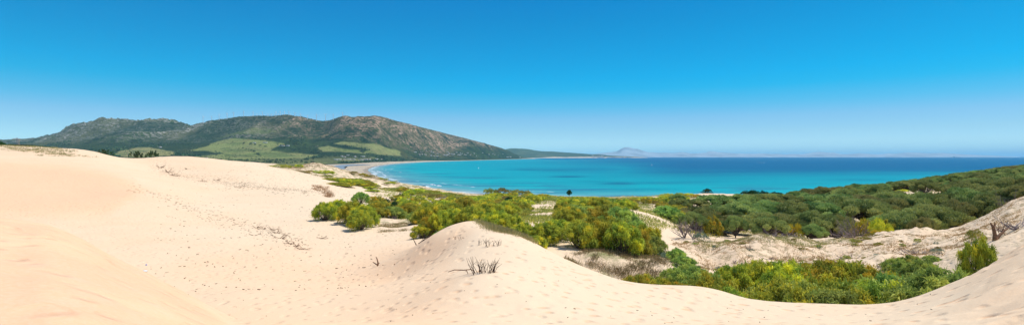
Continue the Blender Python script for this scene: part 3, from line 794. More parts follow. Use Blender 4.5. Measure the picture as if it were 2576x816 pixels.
class Kind:
    """one plant mesh set; plant() puts a new individual down, copying nothing but mesh data"""
    def __init__(s, parts): s.parts = parts          # [(part name, mesh)]
BROOM = []; BROOMG = []
for sd_i in range(5):
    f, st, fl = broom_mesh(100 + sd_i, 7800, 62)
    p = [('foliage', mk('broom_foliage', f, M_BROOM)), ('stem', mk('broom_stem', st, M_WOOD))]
    if fl: p.append(('blossom', mk('broom_blossom', fl, M_FLOWER)))
    BROOM.append(Kind(p))
for sd_i in range(3):
    f, st, fl = broom_mesh(200 + sd_i, 7800, 56)
    f = (f[0], f[1], np.clip(f[2] - .08, 0, 1))
    BROOMG.append(Kind([('foliage', mk('green_broom_foliage', f, M_BROOMG)), ('stem', mk('broom_stem', st, M_WOOD))]))
BROOMF = []
for sd_i in range(3):
    f, st, fl = broom_mesh(300 + sd_i, 2600, 30, far=True); BROOMF.append(Kind([('foliage', mk('broom_foliage_light', f, M_BROOM))]))
PINE = []
for sd_i in range(5):
    c_, t_ = pine_mesh(400 + sd_i, 15 + sd_i); PINE.append(Kind([('crown', mk('pine_crown', c_, M_PINE)), ('trunk', mk('pine_trunk', t_, M_WOOD))]))
JUNI = []
for sd_i in range(3):
    c_, t_ = scrub_mesh(500 + sd_i, 2000); JUNI.append(Kind([('foliage', mk('juniper_foliage', c_, M_JUNI)), ('stem', mk('juniper_stem', t_, M_WOOD))]))
SCRUB = []
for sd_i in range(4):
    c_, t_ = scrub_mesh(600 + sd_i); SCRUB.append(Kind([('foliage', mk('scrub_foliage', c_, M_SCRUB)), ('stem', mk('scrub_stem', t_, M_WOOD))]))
YELB = []
for sd_i in range(2):
    c_, t_ = scrub_mesh(650 + sd_i, 1800); YELB.append(Kind([('foliage', mk('yellow_foliage', (c_[0], c_[1], np.clip(c_[2] + .12, 0, .85)), M_BROOM)), ('stem', mk('scrub_stem', t_, M_WOOD))]))
BLUEB = [Kind([('foliage', mk('silver_foliage', scrub_mesh(690, 900)[0], M_BLUE))])]
DEADB = [mk('dead_branches', dead_mesh(700 + i, 3, .55, 9), M_DEAD) for i in range(3)]

def plant(kind, name, cat, x, Y, rad, h, label, group=None, rz=None, zoff=-.05, X=None):
    px = (x - HW) / HW * Y if X is None else X
    z = float(ground_z(px, Y))
    r_ = empty(name, (px, Y, z + zoff), random.uniform(0, 6.28) if rz is None else rz, (rad, rad * random.uniform(.9, 1.1), h))
    for n_, me_ in kind.parts: link(bpy.data.objects.new(n_, me_), r_)
    tag(r_, label, cat, group); return r_

ORD = ['first', 'second', 'third', 'fourth', 'fifth', 'sixth', 'seventh', 'eighth', 'ninth', 'tenth', 'eleventh', 'twelfth', 'thirteenth', 'fourteenth', 'fifteenth', 'sixteenth', 'seventeenth', 'eighteenth', 'nineteenth', 'twentieth']

def by_top(x, ytop, Y, lo=.9, hi=4.2):
    g = float(ground_z((x - HW) / HW * Y, Y)); h = H - (ytop - HOR) / HW * Y - g
    return min(max(h, lo), hi)

def row(items, what, where, group, kinds=None, cat='broom bush', name='broom_bush', lo=.9, hi=4.2):
    items = sorted(items, key=lambda t: t[0])
    for i, (x, yt, Y, w_) in enumerate(items):
        h = by_top(x, yt, Y, lo, hi); ks = kinds or BROOM
        plant(ks[(i * 7 + 3) % len(ks)], name, cat, x, Y + random.uniform(-.7, .7) * min(1, Y / 60), max(w_ / 2 / HW * Y * 1.12, h * .66), h * random.uniform(1.0, 1.16), '%s, %s from the left %s' % (what, ORD[i], where), group)

def dead(x, yt, Y, w_, label, mesh=0, tilt=(0, 0), name='dead_bush', cat='dead bush', h=None, mat=None, group=None):
    X = (x - HW) / HW * Y; hh = h or by_top(x, yt, Y, .4, 5)
    o = obj(name, DEADB[mesh], None, (X, Y, float(ground_z(X, Y)) - .05), random.uniform(0, 6.28), (w_ / 2 / HW * Y * .95, w_ / 2 / HW * Y * .95, hh * .85))
    o.rotation_euler = (tilt[0], tilt[1], o.rotation_euler[2]); return tag(o, label, cat, group)
# ---- valley beyond the near crest (right of centre)
row([(1598,686,30.5,56),(1628,690,31,60),(1665,700,30,56),(1700,712,28.8,50),(1790,702,30,60),(1830,712,28.5,56)],
    'low yellow-green broom', 'peeping over the near sand crest', 'brooms behind the near sand crest', BROOM)
row([(1702,622,44,50),(1718,640,40,62),(1700,662,37,70),(1738,664,38,70),(1765,672,35,70)],
    'bright green feathery broom', 'in the clump beside the sandy track', 'green brooms beside the sandy track', BROOMG)
row([(1852,662,37.5,86),(1893,656,38,90),(1932,658,37,90),(1975,664,36,86),(2015,662,36.5,96),(2058,660,36,90),(2100,664,35.5,96),(2142,666,35,90),(2182,672,34.5,90),(2222,678,34,86)],
    'tall olive broom', 'in the valley thicket back row', 'back row of the valley thicket', BROOM)
row([(1950,705,31,84),(1990,712,29.5,84),(2032,716,29,90),(2072,706,30,80),(2105,722,27.5,84),(2148,716,28,84),(2190,710,29,84),(2228,712,28,84),(2262,690,30,84),(2295,700,28,72)],
    'full broom with yellow sprays', 'in the valley thicket front row', 'front row of the valley thicket', [BROOM[0], BROOMG[0], BROOM[2], BROOMG[1]])
row([(2262,640,40,60),(2290,634,41,64),(2318,650,38,50),(2345,642,43,44)],
    'rounded green broom', 'on the lower slope of the sandy ridge', 'brooms on the lower ridge slope', BROOMG)
row([(2318,688,27,60),(2350,678,26.5,64),(2384,676,25.5,56)], 'soft green broom', 'against the rising near dune', 'brooms against the rising near dune', BROOMG)
plant(BROOM[1], 'broom_bush', 'broom bush', 2462, 33, 1.05, by_top(2462, 590, 33), 'rounded olive broom standing alone below the forked dead stump')
# ---- big weeping brooms in the centre
row([(1345,588,43,58),(1372,560,46,80),(1400,548,48,86),(1432,522,58,90),(1462,560,44,96),(1500,548,45,96),(1532,540,44.5,96),(1566,560,43,84),(1590,575,45,60)],
    'large weeping yellow-green broom', 'in the thicket right of the sand peak', 'big weeping brooms right of the sand peak', BROOM)
row([(1478,516,66,90),(1516,520,64,90),(1556,524,62,96),(1595,560,53,70),(1622,566,52,66),(1640,590,47,56)],
    'dense green broom', 'in the second row right of the peak', 'second row right of the sand peak', [BROOMG[0], BROOM[3], BROOMG[2]])
row([(1062,562,52,54),(1088,540,53,70),(1118,528,52,76),(1150,520,54,80),(1185,522,52,76),(1218,530,50,76),(1252,528,50,80),(1286,540,49,76),(1316,562,46,66)],
    'golden weeping broom', 'in the row behind the sand peak', 'brooms in the row behind the sand peak', BROOM)
row([(1080,512,66,70),(1128,505,68,84),(1175,500,70,84),(1222,508,66,80),(1270,508,66,84)],
    'olive broom bush', 'in the higher row behind the sand peak', 'higher row behind the sand peak', BROOM)
row([(818,508,70,46),(850,503,72,60),(884,506,68,66),(915,513,66,56),(905,530,62,60)],
    'olive broom with yellow sprays', 'at the left scrub end', 'brooms at the left end of the scrub', [BROOM[0], BROOM[4], BROOM[2]])
row([(950,520,82,60),(985,516,86,64),(1020,515,88,64),(1046,530,76,50),(1068,520,80,50)],
    'spreading green broom', 'along the back rim of the grassy hollow', 'brooms along the rim of the grassy hollow', [BROOMG[1], BROOM[1]])
row([(908,484,104,40),(1103,578,40,28)], 'small round green broom', 'growing apart on bare sand', None, BROOMG, lo=.5)
# ---- dune scrub towards the beach
row([(828,452,200,56),(846,448,202,60),(862,446,205,60),(880,449,200,60),(850,458,180,50),(868,460,178,54),(893,455,192,48)], 'olive broom mound', 'on the pale dunes before the beach', 'broom mounds on the pale dunes', BROOM, hi=4.5)
row([(900,448,218,46),(912,452,210,48),(922,458,200,44),(930,468,185,40),(936,476,172,36)], 'long olive broom mound', 'on the dune slip facing the beach', 'broom mounds facing the beach', BROOM, hi=4.5)
row([(725,425,262,36),(748,427,262,40),(770,433,250,36),(735,413,292,26),(752,413,300,22),(790,438,245,26),(812,436,262,30)], 'low green dune bush', 'on the white dune top before the lagoon', 'low bushes on the white dune top', [BROOMF[0], SCRUB[1]], cat='bush', name='dune_bush', lo=.8, hi=2.4)

# ---- scattered scrub of the centre
def scatter(n, xr, Yr, dmin, ok, seed, tries=60):
    r = random.Random(seed); pts = []
    for _ in range(n * tries):
        if len(pts) >= n: break
        x = r.uniform(*xr); Y = math.exp(r.uniform(math.log(Yr[0]), math.log(Yr[1]))); X = (x - HW) / HW * Y
        if not ok(x, Y): continue
        dm = dmin(Y) if callable(dmin) else dmin
        if any((X - a) ** 2 + (Y - b_) ** 2 < dm * dm for a, b_, _ in pts): continue
        pts.append((X, Y, x))
    return pts
def row_y(x, Y): return HOR + (H - float(ground_z((x - HW) / HW * Y, Y))) / Y * HW
def clear_spots(x, Y, h):
    y = row_y(x, Y)
    for cx, cy, rx, ry in SPOTS:
        if abs(x - cx) < rx * 1.05 and -ry < (y - cy) < ry + h / Y * HW * .95: return False
    return True
SKYX = [700, 840, 900, 960, 1000, 1060, 1110, 1180, 1225, 1245, 1330, 1400, 1500, 1600, 1700, 1760, 1850, 1990, 2100, 2200, 2300, 2400, 2576]
SKYY = [436, 436, 448, 462, 464, 470, 480, 492, 492, 470, 480, 493, 495, 497, 484, 480, 488, 486, 472, 462, 450, 436, 416]
def cap_h(x, Y, h):
    g = row_y(x, Y); top = float(np.interp(x, SKYX, SKYY)) + random.uniform(-2, 4)
    return min(h, max((g - top) * Y / HW, 0.35))
G1 = 'scattered brooms on the scrubby slope above the bay'
pts = scatter(200, (930, 1720), (58, 175), lambda Y: 1.7 + Y * .008, lambda x, Y: clear_spots(x, Y, 2.2) and not (x < 1075 and Y < 92) and not (Y < 72 and x < 1640) and not (x > 1590 and Y < 66), 11)
for i, (X, Y, x) in enumerate(pts):
    h = cap_h(x, Y, random.uniform(1.5, 2.5)); w_ = random.uniform(1.5, 2.6)
    q_ = random.random()
    if q_ < .60: plant(random.choice(BROOMF + [BROOM[1]] if Y > 95 else BROOM + BROOMG[:1]), 'broom_bush', 'broom bush', x, Y, w_, h, 'olive green broom among many on the scrubby slope between dunes and bay', G1)
    elif q_ < .80: plant(random.choice(SCRUB), 'scrub_bush', 'bush', x, Y, w_ * .9, h * .75, 'low leafy shrub among the brooms on the scrubby slope', 'low shrubs among the brooms')
    elif q_ < .90: plant(random.choice(JUNI), 'juniper_bush', 'juniper', x, Y, w_ * .7, h * .8, 'dark green juniper shrub among the brooms on the slope', 'dark junipers among the brooms')
    else: dead(x, 0, Y, w_ * 1.3 / Y * HW, 'grey bare dead shrub among the brooms on the slope', i % 3, h=h * .7, group='dead shrubs among the brooms')
G2 = 'low shrubs of the seaward scrub'
pts = scatter(190, (940, 1830), (165, 345), lambda Y: 2.8 + Y * .010, lambda x, Y: clear_spots(x, Y, 2) and not (x < 1050 and Y < 260), 12)
for i, (X, Y, x) in enumerate(pts):
    h = cap_h(x, Y, random.uniform(1.6, 2.9)); w_ = random.uniform(3.0, 5.4)
    plant(random.choice(SCRUB + SCRUB + YELB[:1] + BROOMF), 'scrub_bush', 'bush', x, Y, w_, h, 'low olive shrub in the seaward scrub just above the turquoise water', G2)
G3 = 'shrubs on the shore dunes beside the near beach'
pts = scatter(60, (955, 1240), (300, 520), 7, lambda x, Y: row_y(x, Y) > np.interp(x, SKYX, SKYY) - 3, 13)
for X, Y, x in pts:
    plant(random.choice(SCRUB), 'scrub_bush', 'bush', x, Y, random.uniform(3.5, 6.5), cap_h(x, Y, random.uniform(1.8, 3.5)), 'olive shrub on the shore dunes beside the near end of the beach', G3)
row([(1235,470,322,34),(1262,468,322,40),(1290,470,322,40),(1318,475,318,38)], 'tall rounded shrub', 'on the hump against the sea', 'shrubs on the hump against the sea', SCRUB, cat='bush', name='scrub_bush', hi=7)
# dark junipers
row([(1518,500,150,42),(1540,497,152,44),(1560,504,146,34)], 'very dark green juniper', 'amid the pale olive scrub', 'dark junipers amid the pale scrub', JUNI, 'juniper', 'juniper_bush', hi=5)
row([(1680,545,98,50),(1700,552,92,46),(1668,530,108,40)], 'dark juniper', 'left of the leaning dead tree', 'junipers left of the leaning dead tree', JUNI, 'juniper', 'juniper_bush', hi=4)
row([(1880,476,245,36),(1900,475,245,38),(1925,477,245,36),(1950,480,240,34)], 'dark juniper', 'against the sea right of the sandy knoll', 'junipers against the sea', JUNI, 'juniper', 'juniper_bush', hi=6)
row([(1778,472,228,28)], 'dark rounded shrub', 'on top of the sandy knoll', None, JUNI, 'juniper', 'juniper_bush', hi=4)
row([(1705,485,215,30),(1735,483,218,30),(1750,486,212,30),(1690,490,215,28),(1670,490,212,26)], 'olive shrub', 'beside the sandy knoll above the sea', 'shrubs beside the sandy knoll', YELB, 'bush', 'scrub_bush', hi=4)
plant(BLUEB[0], 'silver_bush', 'bush', 1765, 62, 1.2, 1.5, 'round silvery green bush at the edge of the pines')
plant(BLUEB[0], 'silver_bush', 'bush', 1020, 110, 1.3, 1.3, 'bluish silver bush among golden scrub left of centre')
plant(BLUEB[0], 'silver_bush', 'bush', 1668, 45.5, .9, .9, 'pale silvery tuft bush on the slope beside the track')
# orange-tinted dry shrubs
M_ORN = leaf_mat('withered_orange', (.30, .18, .05), (.42, .27, .06), (.50, .36, .08), .25)
ORN = [Kind([('foliage', mk('withered_foliage', scrub_mesh(680, 1100)[0], M_ORN))])]
row([(1450,506,150,40),(1428,512,138,30),(1478,512,140,26),(940,492,140,30),(985,500,128,24),(640,400,1,1)][:5], 'withered orange shrub', 'among the green scrub', 'withered orange shrubs', ORN, 'bush', 'withered_bush', hi=2.2)

# ---- pines
def prow(items, what, where, group):
    items = sorted(items, key=lambda t: t[0])
    for i, (x, yt, Y, w_) in enumerate(items):
        h = by_top(x, yt, Y, 2.2, 8.5)
        plant(PINE[(i * 3 + 1) % 5], 'pine_tree', 'pine tree', x, Y + random.uniform(-2, 2), w_ / 2 / HW * Y * random.uniform(1.2, 1.5), h * random.uniform(.95, 1.12), '%s, %s from the left %s' % (what, ORD[i], where), group)
prow([(1790,556,92,92),(1850,540,92,100),(1915,536,92,104),(1980,540,91,100),(2042,536,91,100),(2105,540,90,96),(2235,536,92,96),(2290,520,93,104),(2350,510,94,110),(2408,500,94,104)],
     'bushy green pine', 'in the front line above the sandy ridge', 'front line of pines above the ridge')
prow([(1760,520,108,90),(1815,512,110,96),(1872,508,110,100),(1935,506,112,100),(1998,508,111,104),(2060,504,112,104),(2122,502,112,104),(2185,505,112,100),(2245,500,113,100),(2305,492,114,104),(2365,486,114,104),(2425,478,114,100),(2485,470,112,104),(2545,458,112,110),(2600,450,112,100)],
     'broad dark green pine', 'in the second line above the ridge', 'second line of pines')
prow([(1745,500,132,80),(1800,492,134,86),(1860,492,135,90),(1920,492,136,90),(1985,494,136,90),(2048,492,136,90),(2110,490,137,90),(2172,492,136,86),(2235,488,138,90),(2440,460,140,90),(2500,450,140,90),(2560,440,140,96)],
     'rounded pine', 'in the third line of the wood', 'third line of pines')
prow([(2005,480,190,50),(2035,476,192,56),(2068,472,194,60),(2102,470,195,60),(2135,466,197,60),(2168,464,198,60),(2198,462,200,54)],
     'dark flat-topped pine', 'in the long dark belt against the sea', 'dark belt of pines against the sea')
prow([(2232,462,212,50),(2268,456,214,54),(2305,450,218,58),(2345,446,222,60),(2385,441,226,60),(2425,436,230,60),(2465,430,236,64),(2505,424,240,64),(2545,419,246,64),(2590,414,250,60)],
     'small distant pine', 'along the forest skyline above the sea', 'pines on the forest skyline')
prow([(2410,455,180,64),(2450,448,182,64),(2490,442,184,70),(2530,434,186,70),(2572,426,188,70)], 'flat green pine', 'in the upper wood at the right', 'pines in the upper wood')
prow([(2440,500,96,80),(2492,486,92,84),(2540,476,92,90),(2590,462,92,90)], 'shaggy pine', 'nearest the steep sand bank at the right', 'shaggy pines nearest the sand bank')
# lone little tree on the sea
def lone_tree():
    r_ = empty('lone_tree', (*XY(1432, 318), float(ground_z(*XY(1432, 318))) - .1), .4, (.86, .86, .9))
    rr = np.random.default_rng(5); parts = []
    for c, ra in (((0, 0, 4.3), 1.5), ((1.1, .3, 3.7), 1.2), ((-1.0, -.3, 3.9), 1.2), ((.4, .6, 4.9), 1.0), ((-.3, 0, 3.2), 1.1)):
        n_ = rr.normal(size=(420, 3)); n_ /= np.linalg.norm(n_, axis=1, keepdims=True)
        parts.append(ribbons(np.array(c) + n_ * ra * rr.uniform(.5, 1, (420, 1)) * [1, 1, .75], n_ + [0, 0, .4], rr.uniform(.3, .5, 420), rr.uniform(.08, .14, 420), rr.uniform(0, .3, 420), 2, rr, rr.uniform(.1, .6, 420)))
    obj('crown', mk('lone_crown', merge(parts), M_JUNI), r_)
    obj('trunk', mk('lone_trunk', merge([tube([(0, 0, -.3), (.1, 0, 1.3), (-.05, .1, 2.4), (0, 0, 3.9)], [.2, .16, .13, .07], 7), tube([(0, 0, 2), (.7, .2, 3), (1.1, .3, 3.6)], [.09, .07, .04], 5), tube([(0, 0, 2.3), (-.6, -.2, 3.2), (-1, -.3, 3.8)], [.09, .06, .04], 5)]), M_WOOD), r_)
    tag(r_, 'lone small round-crowned tree standing out against the turquoise sea', 'tree')
lone_tree()
# yellow-topped big shrub with a dead grey heart, and the yellow brush of the clearing
row([(2178,534,84,60),(2205,540,82,56),(2222,556,79,50),(2212,575,76,44),(2165,545,84,40)], 'yellow-green bushy shrub', 'round the dead grey branches below the pines', 'yellow shrubs round the dead branches', YELB, 'bush', 'yellow_bush', hi=4.5)
row([(2090,492,176,50),(2125,490,178,50),(2160,488,180,54),(2195,484,184,54),(2230,480,188,50),(2270,474,192,46),(2380,468,182,46),(2405,470,178,40),(2050,496,172,46),(2015,492,180,40),(1980,490,185,44)], 'pale yellow-green broom', 'in the clearing within the wood', 'pale brooms in the clearing', YELB, 'broom bush', 'broom_bush', hi=3.2)
G5 = 'small shrubs at the wood edge'
row([(2560,506,86,36),(2535,515,80,30),(2180,590,66,36),(2195,584,68,30),(2150,596,64,30),(1835,598,63,40),(2455,575,48,24),(2060,612,60,20)], 'small scrubby tuft', 'along the crest of the sandy ridge', G5, SCRUB, 'bush', 'scrub_bush', lo=.35, hi=1.3)

# ---- dead bushes and dead trees
dead(1722, 528, 70, 84, 'grey leaning dead tree between the junipers and the pines', 0, (0, .3), 'dead_tree', 'dead tree')
dead(1745, 545, 68, 60, 'smaller dead grey branches right beside the leaning dead tree', 1)
dead(1955, 568, 75, 100, 'grey dead bush beneath the pines, left one of a pair', 2)
dead(2000, 574, 74, 90, 'grey dead bush beneath the pines, right one of a pair', 0)
dead(2150, 535, 82, 96, 'mass of dead grey branches ringed by yellow shrubs', 1)
dead(2128, 556, 80, 70, 'dead grey branches at the left foot of the yellow shrubs', 2)
dead(2480, 436, 178, 60, 'large dead purple-grey tree crown high in the wood', 0, name='dead_tree', cat='dead tree')
dead(2510, 440, 176, 50, 'second dead grey crown beside the large one high in the wood', 1, name='dead_tree', cat='dead tree')
dead(2330, 470, 150, 46, 'dead grey bush under the dark pines by the clearing', 2)
dead(2295, 462, 195, 30, 'thin dead grey tree at the left of the clearing', 1, name='dead_tree', cat='dead tree')
dead(2545, 470, 88, 84, 'tall dead grey pine leaning over the steep sand bank', 2, (0, .2), 'dead_tree', 'dead tree')
dead(2576, 500, 80, 70, 'dead twiggy branches spilling down the steep sand bank', 0)
dead(2430, 530, 90, 60, 'dead twigs under the front pines near the bank', 1)
dead(2245, 568, 82, 50, 'dry branches in the shade of the front pines', 0)
dead(1895, 470, 250, 22, 'small grey dead shrub on the skyline', 1, group=None)
dead(2120, 482, 186, 60, 'dark dead branches below the flat-topped pine belt', 2)
dead(2070, 486, 184, 50, 'dark dead twigs left in the flat-topped pine belt', 1)
dead(1720, 660, 41, 30, 'thin dead grey branches in the green broom clump by the track', 1, h=1.2)
dead(1752, 678, 33, 34, 'white bare twigs rising from the brooms near the small sand knoll', 2, h=1.0)
dead(2135, 660, 33, 34, 'black bare branches inside the valley thicket', 0, h=1.6)
dead(2225, 630, 43, 70, 'dead grey stems lying on the ridge slope above the thicket', 1, h=1.1)
dead(1885, 612, 56, 26, 'small forked dead branch standing on the sandy ridge slope', 2, h=1.1)
dead(1848, 630, 52, 24, 'crooked dead branch lying low on the sandy ridge slope', 0, h=.7)
dead(992, 528, 82, 20, 'grey bare shrub at the edge of the grassy hollow', 1, h=.8)

# forked stump on the right
def stump():
    x, Y = 2502, 40; X = (x - HW) / HW * Y; r_ = random.Random(3)
    ps = [tube([(0, 0, -.4), (.02, 0, .5), (-.10, 0, 1.1), (-.28, .05, 1.42)], [.17, .14, .11, .05], 8),
          tube([(.05, 0, .1), (.45, .1, .42), (.9, .1, .85), (1.25, .1, 1.0)], [.14, .11, .08, .03], 7),
          tube([(-.08, 0, 1.0), (.14, .1, 1.3), (.1, .1, 1.5)], [.07, .05, .02], 5), tube([(.8, .1, .75), (.85, .15, 1.05)], [.05, .02], 5)]
    for _ in range(7): ps += branching(r_, (r_.uniform(.2, 1.1), .1, r_.uniform(.3, .9)), (r_.uniform(-.4, 1), .2, .8), .4, .03, 1, .8, 2)
    o = obj('dead_stump', mk('dead_stump', merge(ps), M_DRIFT), None, (X, Y, float(ground_z(X, Y)) - .05)); tag(o, 'forked brown dead stump standing on bare sand near the right edge', 'tree stump')
stump()

# ---- sticks, roots and driftwood of the basin
def sticks(n, seed, L=.7, thin=.012, lean=.5, spread=.35, fan=1.0):
    r_ = random.Random(seed); ps = []
    for i in range(n):
        bx_, by_ = r_.uniform(-spread, spread), r_.uniform(-spread * .4, spread * .4); l = L * r_.uniform(.45, 1); a = r_.uniform(-lean, lean) + fan * bx_ / max(spread, .01) * .5
        c = r_.uniform(-.2, .35)
        ps.append(tube([(bx_, by_, -.08), (bx_ + math.sin(a) * l * .5, by_, l * .5), (bx_ + math.sin(a + c) * l * .95, by_ + r_.uniform(-.1, .1), l * (.8 + .15 * math.cos(a)))], [thin, thin * .8, thin * .35], 4))
        if r_.random() < .4: ps.append(tube([(bx_ + math.sin(a) * l * .5, by_, l * .5), (bx_ + math.sin(a) * l * .5 + r_.uniform(-.2, .2), by_, l * .75)], [thin * .6, thin * .3], 3))
    return merge(ps)
def put(name, data, mat, x, Y, label, cat, rz=0, sc=1, zo=0, group=None, smooth_=True):
    X = (x - HW) / HW * Y
    return tag(obj(name, mk(name, data, mat, smooth_), None, (X, Y, float(ground_z(X, Y)) + zo), rz, sc), label, cat, group)
put('dead_twig_bush', sticks(38, 1, .66, .011, .55, .42, 1.0), M_DARKW, 1216, 19.6, 'fan of thin dark bare twigs sticking up in the middle of the near sand', 'dead shrub')
put('dead_twig', merge([tube([(-1.0, 0, .02), (-.75, 0, .10), (-.4, 0, .09), (-.1, 0, .12), (.1, 0, -.05)], [.012, .02, .02, .018, .01], 5), tube([(-.15, 0, .1), (-.05, 0, .3), (-.08, 0, .62)], [.014, .01, .004], 4), tube([(-.3, 0, .1), (-.2, 0, -.1)], [.015, .01], 4)]), M_DRIFT, 1192, 19.8, 'long bent root lying left of the twig fan', 'driftwood')
put('dead_twig', sticks(14, 2, .45, .012, .9, .42, .6), M_DARKW, 1238, 26, 'low tangle of dark twigs above the twig fan', 'dead shrub')
put('dead_twig', sticks(7, 3, .32, .010, .6, .25, .6), M_DEADP, 1213, 26.5, 'small thin tuft of twigs left of the low tangle', 'dead shrub')
put('dead_twig', sticks(16, 9, .16, .010, 1.2, .55, .1), M_DRIFT, 1165, 29, 'line of short reddish stubble near the top of the sand slope', 'dead shrub')
put('driftwood_branch', merge([x_ for q in range(9) for x_ in branching(random.Random(20 + q), (0, 0, .05), (.8 + .1 * q, .3, .35 + .05 * (q % 3)), 1.1, .022, 1, .5, 2, .05)] + [tube([(-.1, 0, -.1), (-.3, 0, .3), (-.42, 0, .75)], [.04, .025, .012], 5)]), M_DARKW, 1052, 36.5, 'sprawling dark driftwood branches below the left flank of the sand peak', 'driftwood', .25)
put('driftwood_stump', merge([tube([(0, 0, -.1), (.02, 0, .25), (-.05, 0, .5), (-.12, 0, .62)], [.06, .05, .035, .015], 6), tube([(0, 0, .05), (-.25, 0, .22), (-.33, 0, .28)], [.045, .03, .012], 5), tube([(0, 0, .1), (.12, 0, .2)], [.05, .02], 5)]), M_DRIFT, 950, 33.5, 'small upright brown stump alone on the basin floor', 'driftwood')
def rootpile(seed, n=8, L=.7, th=.035):
    r_ = random.Random(seed); ps = []
    for i in range(n):
        a = r_.uniform(-.5, .9); ps += branching(r_, (r_.uniform(-.2, .2), r_.uniform(-.1, .1), -.04), (math.cos(a) * r_.choice((-1, 1)), r_.uniform(-.3, .3), abs(math.sin(a)) * .7 + .08), L * r_.uniform(.5, 1), th * r_.uniform(.5, 1), 1, .6, 2, 0, 5)
    return merge(ps)
for i, (x, Y, s_, lb) in enumerate([(762, 46, .9, 'clawed red-brown root stump at the right end of the driftwood trail'), (742, 48, .9, 'twisted brown root next to the clawed stump'), (727, 50, .8, 'thin standing twigs left of the twisted root'),
        (704, 55, 1.3, 'dense knot of brown branches in the driftwood trail'), (697, 60, 1.0, 'dark root lump above the knot of branches'), (682, 62, .9, 'short dark log in the upper driftwood trail'), (645, 64, .9, 'pile of small sticks in the middle of the driftwood trail'), (660, 63, .8, 'loose sticks right of the middle stick pile'),
        (808, 56, .9, 'split brown driftwood chunk lying alone on the basin sand'), (640, 57, .7, 'bent stick below the driftwood trail')]):
    put('driftwood_root', rootpile(40 + i, 7, .75, .04), M_DRIFT, x, Y, lb, 'driftwood', 0, s_)
for i, (x, Y, s_, lb) in enumerate([(402, 175, 2.2, 'long dark root line at the start of the far litter streak'), (424, 165, 2.6, 'rusty branches in the far litter streak'), (440, 155, 2.4, 'rusty heap in the far litter streak, lower end'), (545, 150, 1.8, 'dark root lump on the upper sand slope'),
        (512, 142, 1.5, 'small root right of the far litter streak'), (612, 135, 1.4, 'brown branch on the sand slope above the basin'), (598, 125, 1.4, 'short dark branch below the brown one on the slope'), (472, 175, 1.2, 'small dark stick high on the sand slope')]):
    put('driftwood_root', rootpile(70 + i, 7, .8, .045), M_DRIFT, x, Y, lb, 'driftwood', 0, s_)
for i, (x, Y, s_, lb) in enumerate([(2290, 52, 1.6, 'dark matted root bank on the sandy ridge, left one'), (2315, 50, 1.3, 'dark matted root bank on the sandy ridge, right one'), (2560, 46, 2.0, 'pile of dead roots on the steep sand bank at the right edge'), (2535, 50, 1.4, 'smaller root pile on the steep sand bank'),
        (2250, 46, 1.2, 'bleached roots lower on the ridge slope'), (1930, 53, 1.0, 'grey brush lying on the ridge slope'), (2130, 54, 1.2, 'grey brush patch in the middle of the ridge slope')]):
    put('root_pile', rootpile(90 + i, 16, .8, .035), M_DEAD, x, Y, lb, 'roots', 0, s_)
# crumpled litter
bm_ = []; r_ = np.random.default_rng(4)
th = np.linspace(0, 2 * math.pi, 11)[:-1]
V = [(0, 0, .12)] + [(.13 * math.cos(t) * r_.uniform(.7, 1.2), .10 * math.sin(t) * r_.uniform(.7, 1.2), .07 * r_.uniform(.3, 1.4)) for t in th] + [(.16 * math.cos(t), .11 * math.sin(t), 0) for t in th] + [(0, 0, -.01)]
F = [(0, 1 + i, 1 + (i + 1) % 10) for i in range(10)] + [(1 + i, 11 + i, 11 + (i + 1) % 10, 1 + (i + 1) % 10) for i in range(10)] + [(11 + i, 21, 11 + (i + 1) % 10) for i in range(10)]
M_LIT = simple_mat('crumpled_plastic', (.55, .60, .66), .4, .3, 20, .4, (.75, .72, .6))
X, Y = XY(364, 34); tag(obj('litter', make_mesh('litter', V, F, M_LIT), None, (X, Y, float(ground_z(X, Y)) + .01), .4, 1.0), 'crumpled pale plastic bag on the sand beyond the near dune', 'litter')
X, Y = XY(368, 36.5); tag(obj('bottle_cap', make_mesh('bottle_cap', tube([(0, 0, 0), (0, 0, .05)], [.05, .05], 8)[0], [(0, 1, 2, 3, 4, 5, 6, 7), (8, 9, 10, 11, 12, 13, 14, 15)] + [(j, (j + 1) % 8, 8 + (j + 1) % 8, 8 + j) for j in range(8)], simple_mat('blue_plastic', (.02, .08, .45), .4, .1)), None, (X, Y, float(ground_z(X, Y)) + .01)), 'tiny blue plastic cap just above the crumpled bag', 'litter')

# ================================================================ uncountable small stuff: twig litter, dry grass
def scatter_sticks(name, pts, Ls, thick, mat, label, seed=0, up=.15):
    r = np.random.default_rng(seed); n = len(pts); P_ = np.array(pts); z = ground_z(P_[:, 0], P_[:, 1])
    a = r.uniform(-1.57, 1.57, n); L_ = Ls * r.uniform(.3, 1.3, n); d = np.stack([np.cos(a), -np.sin(a) * 1.0, r.uniform(-.05, up, n)], 1)
    c = np.stack([P_[:, 0], P_[:, 1], z + thick * .6], 1); e = d * L_[:, None] / 2; w_ = thick * r.uniform(.5, 1.3, n)[:, None]
    s = np.cross(d, [0, 0, 1.0]); s /= np.linalg.norm(s, axis=1, keepdims=True); u = np.array([0, 0, 1.0])
    V = np.stack([c - e - s * w_, c - e + s * w_, c - e + u * w_ * 1.4, c + e - s * w_ * .6, c + e + s * w_ * .6, c + e + u * w_], 1).reshape(-1, 3)
    o = (np.arange(n) * 6)[:, None]; F4 = np.concatenate([o + [[0, 3, 5, 2]], o + [[1, 2, 5, 4]], o + [[0, 1, 4, 3]]]); F3 = np.concatenate([o + [[0, 2, 1]], o + [[3, 4, 5]]])
    tag(obj(name, make_mesh(name, V, [F4, F3], mat)), label, kind='stuff')
r = np.random.default_rng(21); pts = []; Ls = []
